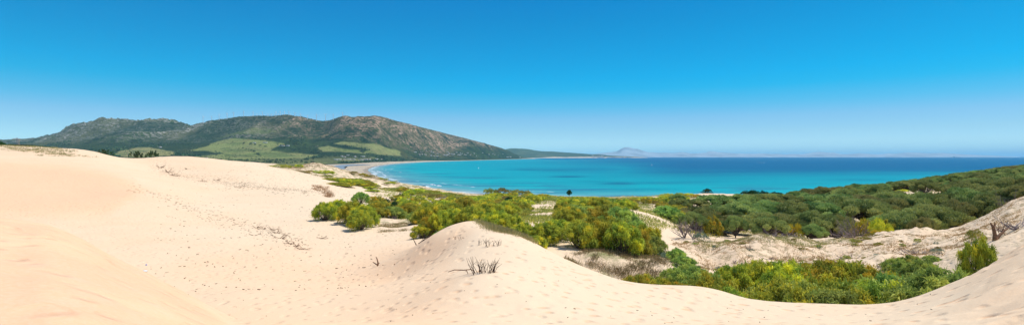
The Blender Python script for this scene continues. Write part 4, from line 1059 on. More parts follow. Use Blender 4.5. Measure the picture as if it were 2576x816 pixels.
def along(line, n, sx_, sY):
    P_ = np.array(line, float); t = r.uniform(0, len(P_) - 1.001, n); i = t.astype(int); f = (t - i)[:, None]
    q = P_[i] * (1 - f) + P_[i + 1] * f; q[:, 0] += r.normal(size=n) * sx_; q[:, 1] *= np.exp(r.normal(size=n) * sY); return q
q = np.concatenate([along([(395,178),(430,165),(520,150),(600,138),(700,128),(790,124)], 1100, 15, .06), along([(335,98),(400,90),(470,80),(545,72),(620,66),(690,58),(760,50)], 420, 15, .05)])
uni = np.stack([r.uniform(380, 1000, 420), np.exp(r.uniform(math.log(26), math.log(150), 420))], 1)
uni2 = np.stack([r.uniform(250, 2400, 170), np.exp(r.uniform(math.log(14), math.log(40), 170))], 1)
up_ = np.stack([r.uniform(560, 880, 700), np.exp(r.uniform(math.log(120), math.log(210), 700))], 1)
q = np.concatenate([q, uni, up_])
X_ = (q[:, 0] - HW) / HW * q[:, 1]
scatter_sticks('driftwood_litter', np.stack([X_, q[:, 1]], 1), .05 + q[:, 1] * .0034, .024, M_ROOTB, 'dark twig litter strewn across the pale sand basin', 3)
X_ = (uni2[:, 0] - HW) / HW * uni2[:, 1]
scatter_sticks('twig_crumbs', np.stack([X_, uni2[:, 1]], 1), .06, .012, M_DARKW, 'tiny dark crumbs on the near sand', 5)

def grass(name, pts, hgt, wid, mat, label, seed=0, per=14, sp=.18, droop=.6):
    r = np.random.default_rng(seed); P_ = np.repeat(np.array(pts), per, 0) + r.normal(size=(len(pts) * per, 2)) * sp
    z = ground_z(P_[:, 0], P_[:, 1]); n = len(P_)
    B = np.stack([P_[:, 0], P_[:, 1], z - .02], 1); D = np.stack([r.normal(size=n) * .45, r.normal(size=n) * .45, np.ones(n)], 1)
    data = ribbons(B, D, hgt * r.uniform(.5, 1.1, n), wid * r.uniform(.6, 1.2, n), r.uniform(0, droop, n), 2, r, np.clip(np.repeat(r.uniform(.1, .8, len(pts)), per) + r.normal(size=n) * .12, 0, 1))
    return tag(obj(name, mk(name, data, mat)), label, kind='stuff')
def region(poly, n, Yr, seed, nz=None):
    r = np.random.default_rng(seed); xs = [p[0] for p in poly]; out = []
    x = r.uniform(min(xs), max(xs), n * 6); Y = np.exp(r.uniform(math.log(Yr[0]), math.log(Yr[1]), n * 6)); X = (x - HW) / HW * Y
    y = HOR + (H - ground_z(X, Y)) / Y * HW; ok = inside(poly, x, y)
    if nz is not None: ok &= fbm(X / nz[0], Y / nz[0], 3, seed) > nz[1]
    return np.stack([X, Y], 1)[ok][:n]
grass('dry_grass', region([(1690,600),(1800,600),(1900,578),(2100,595),(2200,566),(2440,550),(2576,490),(2576,600),(2450,640),(2300,650),(1900,690),(1700,690)], 2600, (42, 80), 1, (2.2, .06)), .34, .020, M_RUSH, 'withered brown tufts dotting the sandy ridge', 1, 12, .16)
grass('ridge_grass', region([(1760,604),(1840,580),(1900,576),(1990,596),(2100,592),(2140,580),(2140,604),(2040,622),(1900,604),(1840,612),(1770,630)], 900, (54, 70), 2), .42, .018, M_MARRAM, 'yellowish grass fringe along the ridge top', 2, 14, .25)
grass('valley_grass', region([(1420,640),(1500,625),(1600,640),(1680,640),(1690,700),(1600,720),(1540,690),(1440,660)], 1300, (27, 52), 3, (2., -.1)), .42, .014, M_MARRAM, 'pale grass on the valley side beyond the near crest', 3, 14, .2)
grass('valley_grass', region([(1840,720),(1960,740),(1990,775),(1850,760)], 500, (24, 40), 4), .25, .012, M_MARRAM, 'thin grass patch behind the near crest', 4, 14, .2)
grass('peak_grass', region([(1198,552),(1240,552),(1310,580),(1350,606),(1330,612),(1270,592),(1215,572)], 420, (29, 40), 5), .42, .013, M_MARRAM, 'tawny grass fringe on the right shoulder of the sand peak', 5, 14, .2)
grass('hollow_grass', region([(950,560),(1050,560),(1040,595),(960,592)], 600, (60, 86), 6, (3, .0)), .30, .018, M_MARRAM, 'green-brown turf in the sandy hollow', 6, 12, .25)
grass('dune_grass', region([(700,405),(860,405),(1000,440),(1010,475),(960,480),(800,455),(720,430)], 2000, (225, 640), 7, (22, .14)), .9, .07, M_RUSH, 'rusty dune grass on the hummocks before the beach', 7, 10, .8)
grass('dune_grass', np.concatenate([region([(786,466),(822,468),(822,484),(790,478)], 22, (120, 170), 8), region([(812,474),(838,484),(832,500),(815,492)], 22, (100, 150), 18)]), 1.1, .05, M_RUSH, 'rusty grass clumps on the smooth sand shoulder', 8, 18, .4)
grass('dune_grass', np.concatenate([region([(-5,352),(190,378),(200,394),(0,376)], 500, (150, 230), 9), region([(-5,366),(120,380),(250,395),(100,392)], 200, (150, 230), 19)]), .7, .05, M_MARRAM, 'sparse grass along the left dune skyline', 9, 12, .5)
grass('scrub_undergrowth', region([(930,470),(1000,462),(1300,480),(1750,490),(1700,560),(1600,600),(1350,590),(1060,560),(960,540)], 5200, (62, 330), 10, (6, -.05)), .8, .055, M_SCRUB, 'tangled low undergrowth between the brooms', 10, 10, .7)
grass('wood_undergrowth', region([(1740,500),(2600,420),(2600,520),(2400,560),(2200,575),(1850,590),(1700,600)], 3000, (76, 240), 11, (5, -.1)), .8, .06, M_SCRUB, 'low undergrowth on the floor of the wood', 11, 10, .8)
# the body of the wood behind the named lines
pts = scatter(120, (1880, 2640), (150, 275), 7.5, lambda x, Y: row_y(x, Y) > float(np.interp(x, SKYX, SKYY)) - 2 and not (2010 < x < 2440 and 160 < Y < 192) and not (x < 2000 and Y > 240), 31)
for X, Y, x in pts:
    plant(random.choice(PINE), 'pine_tree', 'pine tree', x, Y, random.uniform(3.6, 5.6), cap_h(x, Y, random.uniform(3.6, 5.2)), 'green pine crown in the mass of the upper wood below the skyline', 'pines filling the upper wood')
pts = scatter(36, (1700, 2640), (84, 150), 5.0, lambda x, Y: clear_spots(x, Y, 4), 32)
for X, Y, x in pts:
    plant(random.choice(PINE), 'pine_tree', 'pine tree', x, Y, random.uniform(2.2, 3.4), random.uniform(2.8, 3.8), 'smaller pine filling a gap in the wood above the ridge', 'pines filling gaps above the ridge')
pts = scatter(46, (1700, 2480), (45, 66), 1.6, lambda x, Y: True, 41)
for X, Y, x in pts:
    plant(random.choice(SCRUB + [BLUEB[0]]), 'scrub_tuft', 'tuft', x, Y, random.uniform(.25, .6), random.uniform(.2, .6), 'small tuft of scrub dotting the rough face of the sandy ridge', 'small tufts dotting the ridge face')

pts = scatter(46, (700, 1010), (190, 520), 7, lambda x, Y: fbm(np.array([(x - HW) / HW * Y / 30]), np.array([Y / 40]), 2, 5)[0] > -.12 and row_y(x, Y) > float(np.interp(x, [700, 850, 1010], [416, 428, 462])), 51)
for X, Y, x in pts:
    plant(random.choice(SCRUB + BROOMF + YELB[:1]), 'dune_bush', 'bush', x, Y, random.uniform(2.2, 6), random.uniform(1.2, 2.6), 'olive bush mound among the pale dunes leading to the beach', 'bush mounds on the beach dunes')
pts = scatter(30, (1740, 2500), (82, 150), 6, lambda x, Y: True, 61)
for i, (X, Y, x) in enumerate(pts):
    if i % 3: plant(random.choice(YELB + BROOMF), 'broom_bush', 'broom bush', x, Y, random.uniform(1.6, 2.6), random.uniform(3.2, 4.6), 'lighter yellow-green broom rising between the pines', 'light brooms between the pines')
    else: dead(x, 0, Y, random.uniform(40, 60) * 90 / Y, 'dead grey bush poking out between the pines', i % 3, h=random.uniform(3.5, 4.6), group='dead bushes between the pines')

pts = scatter(90, (1000, 1800), (170, 330), 4.0, lambda x, Y: clear_spots(x, Y, 2) and not (x < 1100 and Y > 300), 71)
for X, Y, x in pts:
    plant(random.choice(BROOMF), 'broom_bush', 'broom bush', x, Y, random.uniform(2.4, 4.0), cap_h(x, Y, random.uniform(1.8, 2.6)), 'yellow-green broom in the seaward scrub above the water', 'brooms of the seaward scrub')
# ================================================================ FAR THINGS
def fpos(x, y, Y):                     # a far point on the hill mesh; y only used for things standing clear of it
    X = (x - HW) / HW * Y; return X, Y, float(hill_z(X, Y))
def find_Y(x, y, lo=700, hi=9500):
    """distance at which the land of column x is seen at row y (nearest)"""
    Ys = np.exp(np.linspace(math.log(lo), math.log(hi), 900)); X = (x - HW) / HW * Ys
    yy = HOR + (H - hill_z(X, Ys)) / Ys * HW
    i = np.where(yy <= y)[0]
    return float(Ys[i[0]]) if len(i) else float(hi)

def boxm(x0, x1, y0, y1, z0, z1):
    V = np.array([(x, y, z) for x in (x0, x1) for y in (y0, y1) for z in (z0, z1)], float)
    return V, [np.array([(0, 1, 3, 2), (4, 6, 7, 5), (0, 4, 5, 1), (2, 3, 7, 6), (0, 2, 6, 4), (1, 5, 7, 3)])], None

# wind turbines along the crest
M_TWR = simple_mat('turbine_paint', (.90, .91, .92), .5, .04, .1)
def blade(L=24, n=8):
    V = []; F = []
    for i in range(n + 1):
        t = i / n; c = (1.5 + 1.6 * math.sin(min(t * 3.4, 1) * math.pi / 2)) * (1 - .82 * t); w_ = .55 * (1 - t) + .12
        V += [(-c * .35, -w_ / 2, t * L), (c * .2, -w_ * .6, t * L), (c * .65, 0, t * L), (c * .1, w_ * .6, t * L)]
        if i:
            o = (i - 1) * 4; F += [(o + j, o + (j + 1) % 4, o + 4 + (j + 1) % 4, o + 4 + j) for j in range(4)]
    F.append((4 * n, 4 * n + 1, 4 * n + 2, 4 * n + 3)); return make_mesh('blade', V, F, M_TWR)
ME_BL = blade()
ME_TW = make_mesh('tower', *[tube([(0, 0, -12), (0, 0, 20), (0, 0, 50)], [3.0, 2.6, 1.9], 10)[i] for i in (0, 1)], M_TWR, True)
nv = merge([boxm(-1.8, 1.8, -3.5, 5.5, 48.6, 52.2), tube([(0, -3.5, 50.4), (0, -5.2, 50.4), (0, -6.2, 50.4)], [1.6, 1.3, .3], 8)])
ME_NC = make_mesh('nacelle', nv[0], nv[1], M_TWR)
c1 = [(x / 3.837, 268.3 + y / 3.837) for x, y in ((1960, 92), (2043, 97), (2115, 77), (2192, 66), (2256, 58))]
c2 = [(603.7 + x / 5.528, 268.3 + y / 5.528, s) for x, y, s in ((52,66,0),(183,72,0),(237,113,1),(287,112,1),(312,76,0),(337,116,1),(390,106,1),(430,110,1),(443,106,1),(480,106,1),(500,72,0),(532,99,1),(560,66,0),(588,101,1),(618,69,0),(642,106,1),(680,64,0),(700,106,1),(762,86,0),(843,100,0),(940,122,0),(1063,112,0),(1190,112,0),(1298,106,0),(1427,80,0))]
T = [(x, y, 0) for x, y in c1] + c2
T.sort(); nb = ns_ = 0
for i, (x, y, small) in enumerate(T):
    sy = float(np.interp(x, [s[0] for s in SKY], [s[2] for s in SKY])); Yb = sy + (700 if small else 60)
    X = (x - HW) / HW * Yb; zh = H - (y - HOR) / HW * Yb; zg = float(hill_z(X, Yb)); hub = max(zh - zg, 26)
    t = empty('wind_turbine', (X, Yb, zg), math.radians(random.Random(i).uniform(-35, 40)), (.95, .95, hub / 50.4))
    link(bpy.data.objects.new('tower', ME_TW), t); link(bpy.data.objects.new('nacelle', ME_NC), t)
    a0 = random.Random(i * 3).uniform(0, 120)
    for k_ in range(3):
        b_ = link(bpy.data.objects.new('blade', ME_BL), t); b_.location = (0, -5.2, 50.4); b_.rotation_euler = (0, math.radians(a0 + 120 * k_), 0); b_.scale = (1, 1, .95 * 50.4 / hub if abs(math.cos(math.radians(a0 + 120 * k_))) > .7 else .95)
    if small: ns_ += 1; lb = 'small far white wind turbine, number %s from the left behind the ridge crest' % ORD[ns_ - 1]
    else: nb += 1; lb = 'tall white wind turbine, %s from the left along the ridge crest' % ORD[nb - 1]
    tag(t, lb.replace('number ', ''), 'wind turbine', 'wind turbines on the ridge')

# pylon, masts and poles
M_STEEL = simple_mat('galvanised_steel', (.35, .30, .30), .6, .2, .5)
def lattice(h, w_):
    P_ = []; q = []
    for sx_ in (-1, 1):
        for sy_ in (-1, 1): P_.append(tube([(sx_ * w_, sy_ * w_, -1), (sx_ * w_ * .3, sy_ * w_ * .3, h * .65), (0, 0, h)], [.22, .16, .12], 4))
    for k_ in range(9):
        f = k_ / 9; g = (k_ + 1) / 9; a = w_ * (1 - f * .95 * .95); b_ = w_ * (1 - g * .9)
        for s1, s2 in (((-1, -1), (1, -1)), ((1, -1), (1, 1)), ((1, 1), (-1, 1)), ((-1, 1), (-1, -1))):
            P_.append(tube([(s1[0] * a, s1[1] * a, f * h), (s2[0] * b_, s2[1] * b_, g * h)], [.1, .1], 3)); P_.append(tube([(s2[0] * a, s2[1] * a, f * h), (s1[0] * b_, s1[1] * b_, g * h)], [.1, .1], 3))
    arms = [merge([tube([(-w_ * 1.7 * s, 0, z * h), (0, 0, z * h + .8), (w_ * 1.7 * s, 0, z * h)], [.1, .2, .1], 4)]) for z, s in ((.68, 1), (.80, .8), (.91, .65))]
    return merge(P_), arms
X, Y = XY(43, 1500); t = empty('pylon', (X, Y, H + (HOR - 364) / HW * Y - 2), .4)
L_, A_ = lattice(24, 3.2); obj('lattice_tower', make_mesh('lattice_tower', L_[0], L_[1], M_STEEL), t)
for a in A_: obj('cross_arm', make_mesh('cross_arm', a[0], a[1], M_STEEL), t)
# its hillock behind the dunes
hp = []; hf = []
for i in range(9):
    for j in range(24):
        a = j / 24 * 2 * math.pi; r_ = i / 8; hp.append((r_ * 420 * math.cos(a), r_ * 190 * math.sin(a), 40 * (1 - r_ * r_) ** 2 + 1.5 * math.sin(a * 5 + i)))
for i in range(8):
    for j in range(24): hf.append((i * 24 + j, i * 24 + (j + 1) % 24, (i + 1) * 24 + (j + 1) % 24, (i + 1) * 24 + j))
hp = np.array(hp); hp[:, 2] *= (t.location.z) / 40.
me = make_mesh('hillock', hp, hf, M_HILL, True, {'straw': np.full(len(hp), .2), 'rib': np.full(len(hp), .5)})
tag(obj('hill', me, None, (X, Y, 1.6)), 'low green rise carrying the pylon', kind='structure')
tag(t, 'lattice steel electricity pylon standing behind the dunes at far left', 'pylon')
M_POLE = simple_mat('pole_wood', (.42, .36, .28), .8, .2, 1)
def pole(h): return merge([tube([(0, 0, -1), (0, 0, h)], [.2, .13], 6)]), merge([tube([(-1.1, 0, h - .8), (1.1, 0, h - .8)], [.10, .10], 4)])
for x, ytop, ybase, Y, lb in ((48, 348, 368, 330, 'wooden utility pole right of the pylon, behind the sand skyline'), (321, 379, 396, 620, 'thin pole in front of the brown-green knoll'), (437, 380, 398, 900, 'thin pole at the right of the brown-green knoll'), (555, 393, 405, 1500, 'thin pole on the plain below the large pasture'),
                         (876, 388, 402, 2700, 'thin tall mast near the beach on the plain'), (708, 392, 404, 2200, 'thin mast in the middle of the plain'), (981, 386, 401, 3300, 'tall mast near the village by the beach')):
    X, Y = XY(x, Y); g = float(ground_z(X, Y)) if Y < 650 else float(hill_z(X, Y)); hh = (H - (ytop - HOR) / HW * Y) - g
    p_, a_ = pole(max(hh, 6)); t = empty('utility_pole', (X, Y, g)); obj('pole', make_mesh('pole', p_[0], p_[1], M_POLE), t); obj('crossbar', make_mesh('crossbar', a_[0], a_[1], M_POLE), t); tag(t, lb, 'utility pole')

# houses of the village and the villas on the slope
M_WHITE = simple_mat('whitewash', (.66, .63, .58), .8, .2, .3); M_TILE = simple_mat('clay_roof', (.36, .17, .10), .85, .3, 1.0); M_GREYR = simple_mat('pale_roof', (.55, .50, .45), .85, .2, 1.0); M_DARK = simple_mat('window_dark', (.05, .06, .07), .3, .2, 1)
def house_parts(w_, d_, h_, roof, hip):
    wl = make_mesh('wall', *boxm(-w_ / 2, w_ / 2, -d_ / 2, d_ / 2, -3, h_)[:2], M_WHITE)
    if hip: V = [(-w_ / 2 - .5, -d_ / 2 - .5, h_), (w_ / 2 + .5, -d_ / 2 - .5, h_), (w_ / 2 + .5, d_ / 2 + .5, h_), (-w_ / 2 - .5, d_ / 2 + .5, h_), (-w_ * .22, 0, h_ + d_ * .25), (w_ * .22, 0, h_ + d_ * .25)]; F = [(0, 1, 5, 4), (2, 3, 4, 5), (1, 2, 5), (3, 0, 4), (0, 3, 2, 1)]
    else: V = [(x, y, z) for x in (-w_ / 2 - .2, w_ / 2 + .2) for y in (-d_ / 2 - .2, d_ / 2 + .2) for z in (h_, h_ + .6)]; F = [(0, 1, 3, 2), (4, 6, 7, 5), (0, 4, 5, 1), (2, 3, 7, 6), (0, 2, 6, 4), (1, 5, 7, 3)]
    rf = make_mesh('roof', V, F, roof)
    win = make_mesh('window', *boxm(-.8, .8, -.06, .06, 0, 1.3)[:2], M_DARK); dr = make_mesh('door', *boxm(-.6, .6, -.06, .06, 0, 2.1)[:2], M_DARK)
    return wl, rf, win, dr, w_, d_, h_
HK = [house_parts(16, 9, 4.5, M_TILE, True), house_parts(22, 10, 5.5, M_GREYR, False), house_parts(13, 10, 7, M_TILE, True), house_parts(30, 11, 4, M_WHITE, False)]
def house(x, y, k_, label, group, Y=None, sc=1.0, name='house', cat='house'):
    Y = Y or find_Y(x, y); X, Y, z = fpos(x, y, Y); wl, rf, win, dr, w_, d_, h_ = HK[k_ % 4]
    t = empty(name, (X, Y, z), math.radians(random.uniform(-25, 25)), sc)
    link(bpy.data.objects.new('wall', wl), t); link(bpy.data.objects.new('roof', rf), t)
    for q in (-.33, -.12, .3):
        o = link(bpy.data.objects.new('window', win), t); o.location = (q * w_, -d_ / 2 - .04, h_ * .42)
    o = link(bpy.data.objects.new('door', dr), t); o.location = (.1 * w_, -d_ / 2 - .04, .05)
    tag(t, label, cat, group)
hs_ = [(845,402,1),(852,401,3),(866,401.5,0),(877,401,3),(889,402,1),(908,402,3),(917,401,0),(923,402,2),(860,394.5,2),(867,395,0),(912,393.5,3),(930,402,2),(947,401,1),(960,401,0),(893,395,2),(875,391.5,1)]
for i, (x, y, k_) in enumerate(hs_): house(x, y, k_, 'white village house behind the beach, %s from the left of its village' % ORD[i], 'houses of the beach village', sc=1.25)
hs_ = [(667,353.5,3),(640,353.6,1),(708,361,3),(724,361,1),(714,361,0)]
for i, (x, y, k_) in enumerate(hs_): house(x, y + 6, k_, 'long pale farm building on the green pasture, %s of five' % ORD[i], 'farm buildings on the pasture', sc=1.3)
rr = random.Random(8); vil = []
for _ in range(36):
    x = rr.uniform(1040, 1265); y = rr.triangular(374 + (x - 1040) * .05, 394, 390); vil.append((x, y))
for _ in range(14): x = rr.uniform(1120, 1215); vil.append((x, rr.uniform(384, 391)))
for i, (x, y) in enumerate(vil): house(x, y, rr.randint(0, 3), 'white villa among trees on the slope above the far beach', 'villas on the slope above the far beach', sc=rr.uniform(.8, 1.4))
for i, (x, y, k_) in enumerate([(1275,396,3),(1283,396,1),(1306,397,3),(1312,397,3),(1319,397,1)]): house(x, y, k_, 'white beach building near the headland, %s from the left' % ORD[i], 'beach buildings near the headland', sc=1.8)
house(520, 397, 0, 'small white house under trees left of the pasture', None, sc=1.0)
house(403, 371, 2, 'terracotta roofed house above the brown-green knoll', None, sc=1.3)
# town on the far point
rr = random.Random(9)
for i in range(60):
    x = rr.uniform(1490, 1585); Y = rr.uniform(16200, 16800); house(x, 391, rr.choice((1, 3, 2)), 'pale building of the small town on the far point', 'town on the far point', Y=Y, sc=rr.uniform(2.0, 3.6))

# trees of the plain and slopes
M_FT = leaf_mat('far_tree_leaves', (.022, .055, .018), (.04, .085, .028), (.075, .125, .04), 0)
def far_tree(seed, n=46):
    r = np.random.default_rng(seed); c = r.normal(size=(n, 3)); c /= np.linalg.norm(c, axis=1, keepdims=True); c *= r.uniform(.3, 1, (n, 1)); B = c * [.85, .85, .45] + [0, 0, .60]
    d = ribbons(B, c + [0, 0, .3], r.uniform(.25, .5, n), r.uniform(.12, .24, n), r.uniform(0, .5, n), 2, r, r.uniform(0, 1, n))
    return mk('tree_crown', d, M_FT), make_mesh('tree_trunk', *tube([(0, 0, -.2), (0, 0, .5)], [.07, .05], 5)[:2], M_WOOD)
FT = [far_tree(i) for i in range(4)]
def ftree(x, Y, r0, h0, label, group, near=False):
    X = (x - HW) / HW * Y; z = float(ground_z(X, Y)) if near else float(hill_z(X, Y))
    t = empty('tree', (X, Y, z - .3), random.uniform(0, 6), (r0, r0, h0)); k_ = random.choice(FT)
    link(bpy.data.objects.new('crown', k_[0]), t); link(bpy.data.objects.new('trunk', k_[1]), t); tag(t, label, 'tree', group)
# trees just behind the sand skyline at the left
for i, (x, yt, Y, w_, lb) in enumerate([(2, 350, 215, 18, 'green bush mound at the very left on the sand skyline'), (22, 358, 220, 30, 'low bush right of the leftmost one on the skyline'), (42, 361, 222, 30, 'low bush below the utility pole on the skyline'), (68, 362, 225, 26, 'low green bush right of the utility pole'),
        (108, 366, 240, 26, 'dark round bush on the left sand skyline'), (124, 369, 240, 22, 'small bush right of the dark round one on the skyline'), (180, 377, 250, 30, 'low dark bush where the skyline dips'), (258, 378, 320, 16, 'bushy tree beside the break in the dune top'), (268, 379, 330, 14, 'slim tree right of the break in the dune top'),
        (281, 381, 340, 14, 'small dark tree right of the slim one'), (336, 383, 400, 18, 'rounded tree in front of the knoll, left of two'), (350, 384, 400, 18, 'rounded tree in front of the knoll, right of two'), (384, 382, 420, 22, 'dark tree pair in front of the knoll, taller one'), (372, 386, 420, 20, 'dark tree in front of the knoll, lower one')]):
    X = (x - HW) / HW * Y; gz = float(ground_z(X, Y)); top = H - (yt - HOR) / HW * Y; hh = min(max(top - gz, 1.5), 14)
    t = empty('tree', (X, Y, top - hh), i, (w_ / 2 / HW * Y * 1.25, w_ / 2 / HW * Y * 1.2, hh)); t.location.z = min(top - hh, gz + 1.0)
    t.scale.z = top - t.location.z
    k_ = JUNI[i % 3] if i < 7 else None
    for n_, me_ in (k_.parts if k_ else (('crown', FT[i % 4][0]), ('trunk', FT[i % 4][1]))):
        o = link(bpy.data.objects.new(n_, me_), t)
        if n_ in ('crown', 'foliage'):
            f = min(1, t.scale.x * 1.9 / t.scale.z); o.scale = (1, 1, f); o.location.z = 1 - f
        else: o.scale.z = 1.5
    tag(t, lb, 'bush' if i < 7 else 'tree')
    if i < 7: t.name = 'skyline_bush'
rr = random.Random(12); cnt = 0
def on_field(x, Y):
    fu = int(np.interp((x - HW) / HW, HU, np.arange(len(HU)))); fl = int(np.interp(math.log(Y), HL, np.arange(len(HL)))); return field[fl, fu], beachm[fl, fu], hsd[fl, fu], HZ[fl, fu]
lines = [([(500,403),(560,402),(640,403),(720,402),(800,402)], 60, 'tree in the hedge line along the plain', 'hedge trees along the plain'), ([(560,408),(640,408),(700,410),(790,409)], 50, 'tree on the near edge of the plain behind the dunes', 'trees on the near edge of the plain'),
         ([(700,364),(720,372),(760,384),(800,386),(810,380),(770,368),(730,362)], 60, 'grey-green tree of the grove beside the pasture', 'grove beside the pasture'), ([(810,392),(880,394),(960,398),(1030,400),(1120,396),(1230,394)], 80, 'tree round the beach village', 'trees round the beach village'),
         ([(606,361),(640,364),(670,370)], 14, 'small tree in the hedge across the pasture', 'hedge trees across the pasture'), ([(607,372),(645,383),(655,395)], 16, 'bush in the winding hedge on the pasture', 'bushes in the winding hedge')]
for ln, n, lb, gp in lines:
    P_ = np.array(ln, float)
    for _ in range(n):
        t_ = rr.uniform(0, len(P_) - 1.001); i = int(t_); f = t_ - i; x = P_[i][0] * (1 - f) + P_[i + 1][0] * f + rr.gauss(0, 2.5); y = P_[i][1] * (1 - f) + P_[i + 1][1] * f + rr.gauss(0, 1.2)
        Y = find_Y(x, max(y, 345)); s_ = rr.uniform(.7, 1.3) * (8 if Y > 2500 else 5); ftree(x, Y, s_, s_ * rr.uniform(.9, 1.4), lb, gp)

def blobs(name, XYpts, rad, mat, label, zf, seed=0, hf=.8):
    """mass of leafy tufts"""
    r = np.random.default_rng(seed); P_ = np.array(XYpts); n = len(P_); z = zf(P_[:, 0], P_[:, 1]); R_ = rad * r.uniform(.5, 1.4, n)
    k_ = 5; C = np.repeat(np.stack([P_[:, 0], P_[:, 1], z], 1), k_, 0); R2 = np.repeat(R_, k_); th = r.uniform(0, 6.28, n * k_)
    B = C + np.stack([np.cos(th) * R2 * .5, np.sin(th) * R2 * .5, R2 * r.uniform(0, .5, n * k_)], 1)
    D = np.stack([np.cos(th) * .6, np.sin(th) * .6, r.uniform(.3, 1, n * k_)], 1)
    d = ribbons(B, D, R2 * r.uniform(.7, 1.2, n * k_), R2 * .42, r.uniform(.2, .8, n * k_), 2, r, np.repeat(r.uniform(0, 1, n), k_))
    tag(obj(name, mk(name, d, mat)), label, kind='stuff')
def far_region(n, xr, yr, seed, cond):
    r = random.Random(seed); out = []; 
    xs = np.array([r.uniform(*xr) for _ in range(n * 4)]); Ys = np.exp([r.uniform(math.log(3300), math.log(8500)) for _ in range(n * 4)])
    X = (xs - HW) / HW * Ys; Z = hill_z(X, Ys); y = HOR + (H - Z) / Ys * HW; fu = np.interp(X / Ys, HU, np.arange(len(HU))).astype(int); fl = np.interp(np.log(Ys), HL, np.arange(len(HL))).astype(int)
    ok = cond(xs, y, Ys, field[fl, fu], beachm[fl, fu], hsd[fl, fu], HGT[fl, fu], hgully[fl, fu], X)
    return np.stack([X, Ys], 1)[ok][:n]
blobs('woodland', far_region(9000, (-20, 1340), (300, 400), 1, lambda x, y, Y, f, b_, s, h, g, X: (f < .3) & (b_ < .2) & (h < .72) & (s > 260) & ((fbm(X / 330, Y / 330, 4, 55) > .02 + .55 * np.clip(h - .25, 0, 1)) | (g > .4))), 11, M_FT, 'dark scrub woodland covering the lower mountain slopes', hill_z, 1)
blobs('maquis', far_region(9000, (-20, 1340), (300, 400), 2, lambda x, y, Y, f, b_, s, h, g, X: (f < .3) & (b_ < .2) & (s > 260) & (fbm(X / 180, Y / 180, 3, 59) > -.1)), 5, M_FT, 'speckled bushes over the mountain side', hill_z, 2)
blobs('field_scrub', far_region(1500, (290, 1010), (345, 402), 3, lambda x, y, Y, f, b_, s, h, g, X: (f > .5) & (fbm(X / 160, Y / 160, 3, 61) > .08)), 5, M_FT, 'loose bushes dotting the pastures', hill_z, 3)

# boats, ships, rock, people
M_HULL = simple_mat('ship_hull', (.20, .22, .26), .6, .2, .05); M_SAIL = simple_mat('sailcloth', (.85, .85, .84), .7, .05, .5)
def hull(L, B, D): 
    V = []; n = 8
    for i in range(n + 1):
        t = i / n; w_ = B / 2 * math.sin(math.pi * min(.5, .12 + t * .6)) if t < .7 else B / 2 * (1 - ((t - .7) / .3) ** 2) + .02
        V += [((t - .5) * L, -w_, D), ((t - .5) * L, -w_ * .6, -D * .3), ((t - .5) * L, w_ * .6, -D * .3), ((t - .5) * L, w_, D)]
    F = [(i * 4 + j, i * 4 + j + 1, i * 4 + 5 + j, i * 4 + 4 + j) for i in range(n) for j in range(3)] + [(i * 4 + 3, i * 4, i * 4 + 4, i * 4 + 7) for i in range(n)] + [(0, 1, 2, 3), (4 * n, 4 * n + 3, 4 * n + 2, 4 * n + 1)]
    return V, F
def ship(x, Y, L, lb, rz=0):
    t = empty('cargo_ship', ((x - HW) / HW * Y, Y, 0), rz); V, F = hull(L, L * .15, L * .05); obj('hull', make_mesh('hull', V, F, M_HULL), t)
    b_ = boxm(-L * .46, -L * .36, -L * .06, L * .06, L * .05 + .1, L * .15); obj('superstructure', make_mesh('superstructure', b_[0], b_[1], M_WHITE), t)
    b_ = tube([(-L * .43, 0, L * .15 + .1), (-L * .43, 0, L * .19)], [L * .015, L * .013], 8); obj('funnel', make_mesh('funnel', b_[0], b_[1], M_HULL), t)
    for q in (-.1, .15): b_ = tube([(L * q, 0, L * .05), (L * q, 0, L * .12)], [L * .006, L * .004], 5); obj('mast', make_mesh('mast', b_[0], b_[1], M_HULL), t)
    tag(t, lb, 'ship')
ship(2408, 21000, 330, 'long grey cargo ship on the horizon at the right', .1); ship(2233, 22500, 200, 'small grey ship on the horizon left of the long cargo ship'); ship(1812, 23000, 160, 'faint ship on the horizon in front of the hazy coast')
def sailboat(x, y, L, lb, rz=.5):
    Y = H * HW / (y - HOR); t = empty('sailing_boat', ((x - HW) / HW * Y, Y, 0), rz); V, F = hull(L, L * .28, L * .07); obj('hull', make_mesh('hull', V, F, M_SAIL), t)
    obj('mast', make_mesh('mast', *tube([(0, 0, 0), (0, 0, L * 1.25)], [L * .012, L * .008], 5)[:2], M_STEEL), t)
    for s_, nm_ in ((1, 'sail'), (-1, 'jib')):
        V = []; 
        for i in range(6):
            f = i / 5; w_ = L * .45 * (1 - f) * (1 if s_ > 0 else .8); V += [(-s_ * L * .02, 0, L * .12 + f * L * 1.1), (-s_ * (L * .02 + w_), L * .08 * (1 - f), L * .12 + f * L * 1.1), (-s_ * (L * .02 + w_), L * .08 * (1 - f) + .05, L * .12 + f * L * 1.1), (-s_ * L * .02, .05, L * .12 + f * L * 1.1)]
        F = [(i * 4 + j, i * 4 + (j + 1) % 4, i * 4 + 4 + (j + 1) % 4, i * 4 + 4 + j) for i in range(5) for j in range(4)] + [(0, 1, 2, 3), (20, 23, 22, 21)]
        obj(nm_, make_mesh(nm_, V, F, M_SAIL), t)
    tag(t, lb, 'sailing boat')
sailboat(1882, 397.6, 22, 'white sailing boat far out on the deep blue water'); sailboat(2253, 398, 16, 'tiny white sail far out right of the larger one', .2); sailboat(1204, 423.5, 5, 'tiny white sail in the middle of the turquoise bay', 1); sailboat(1640, 415, 7, 'small white sail on the dark blue part of the bay', .8)
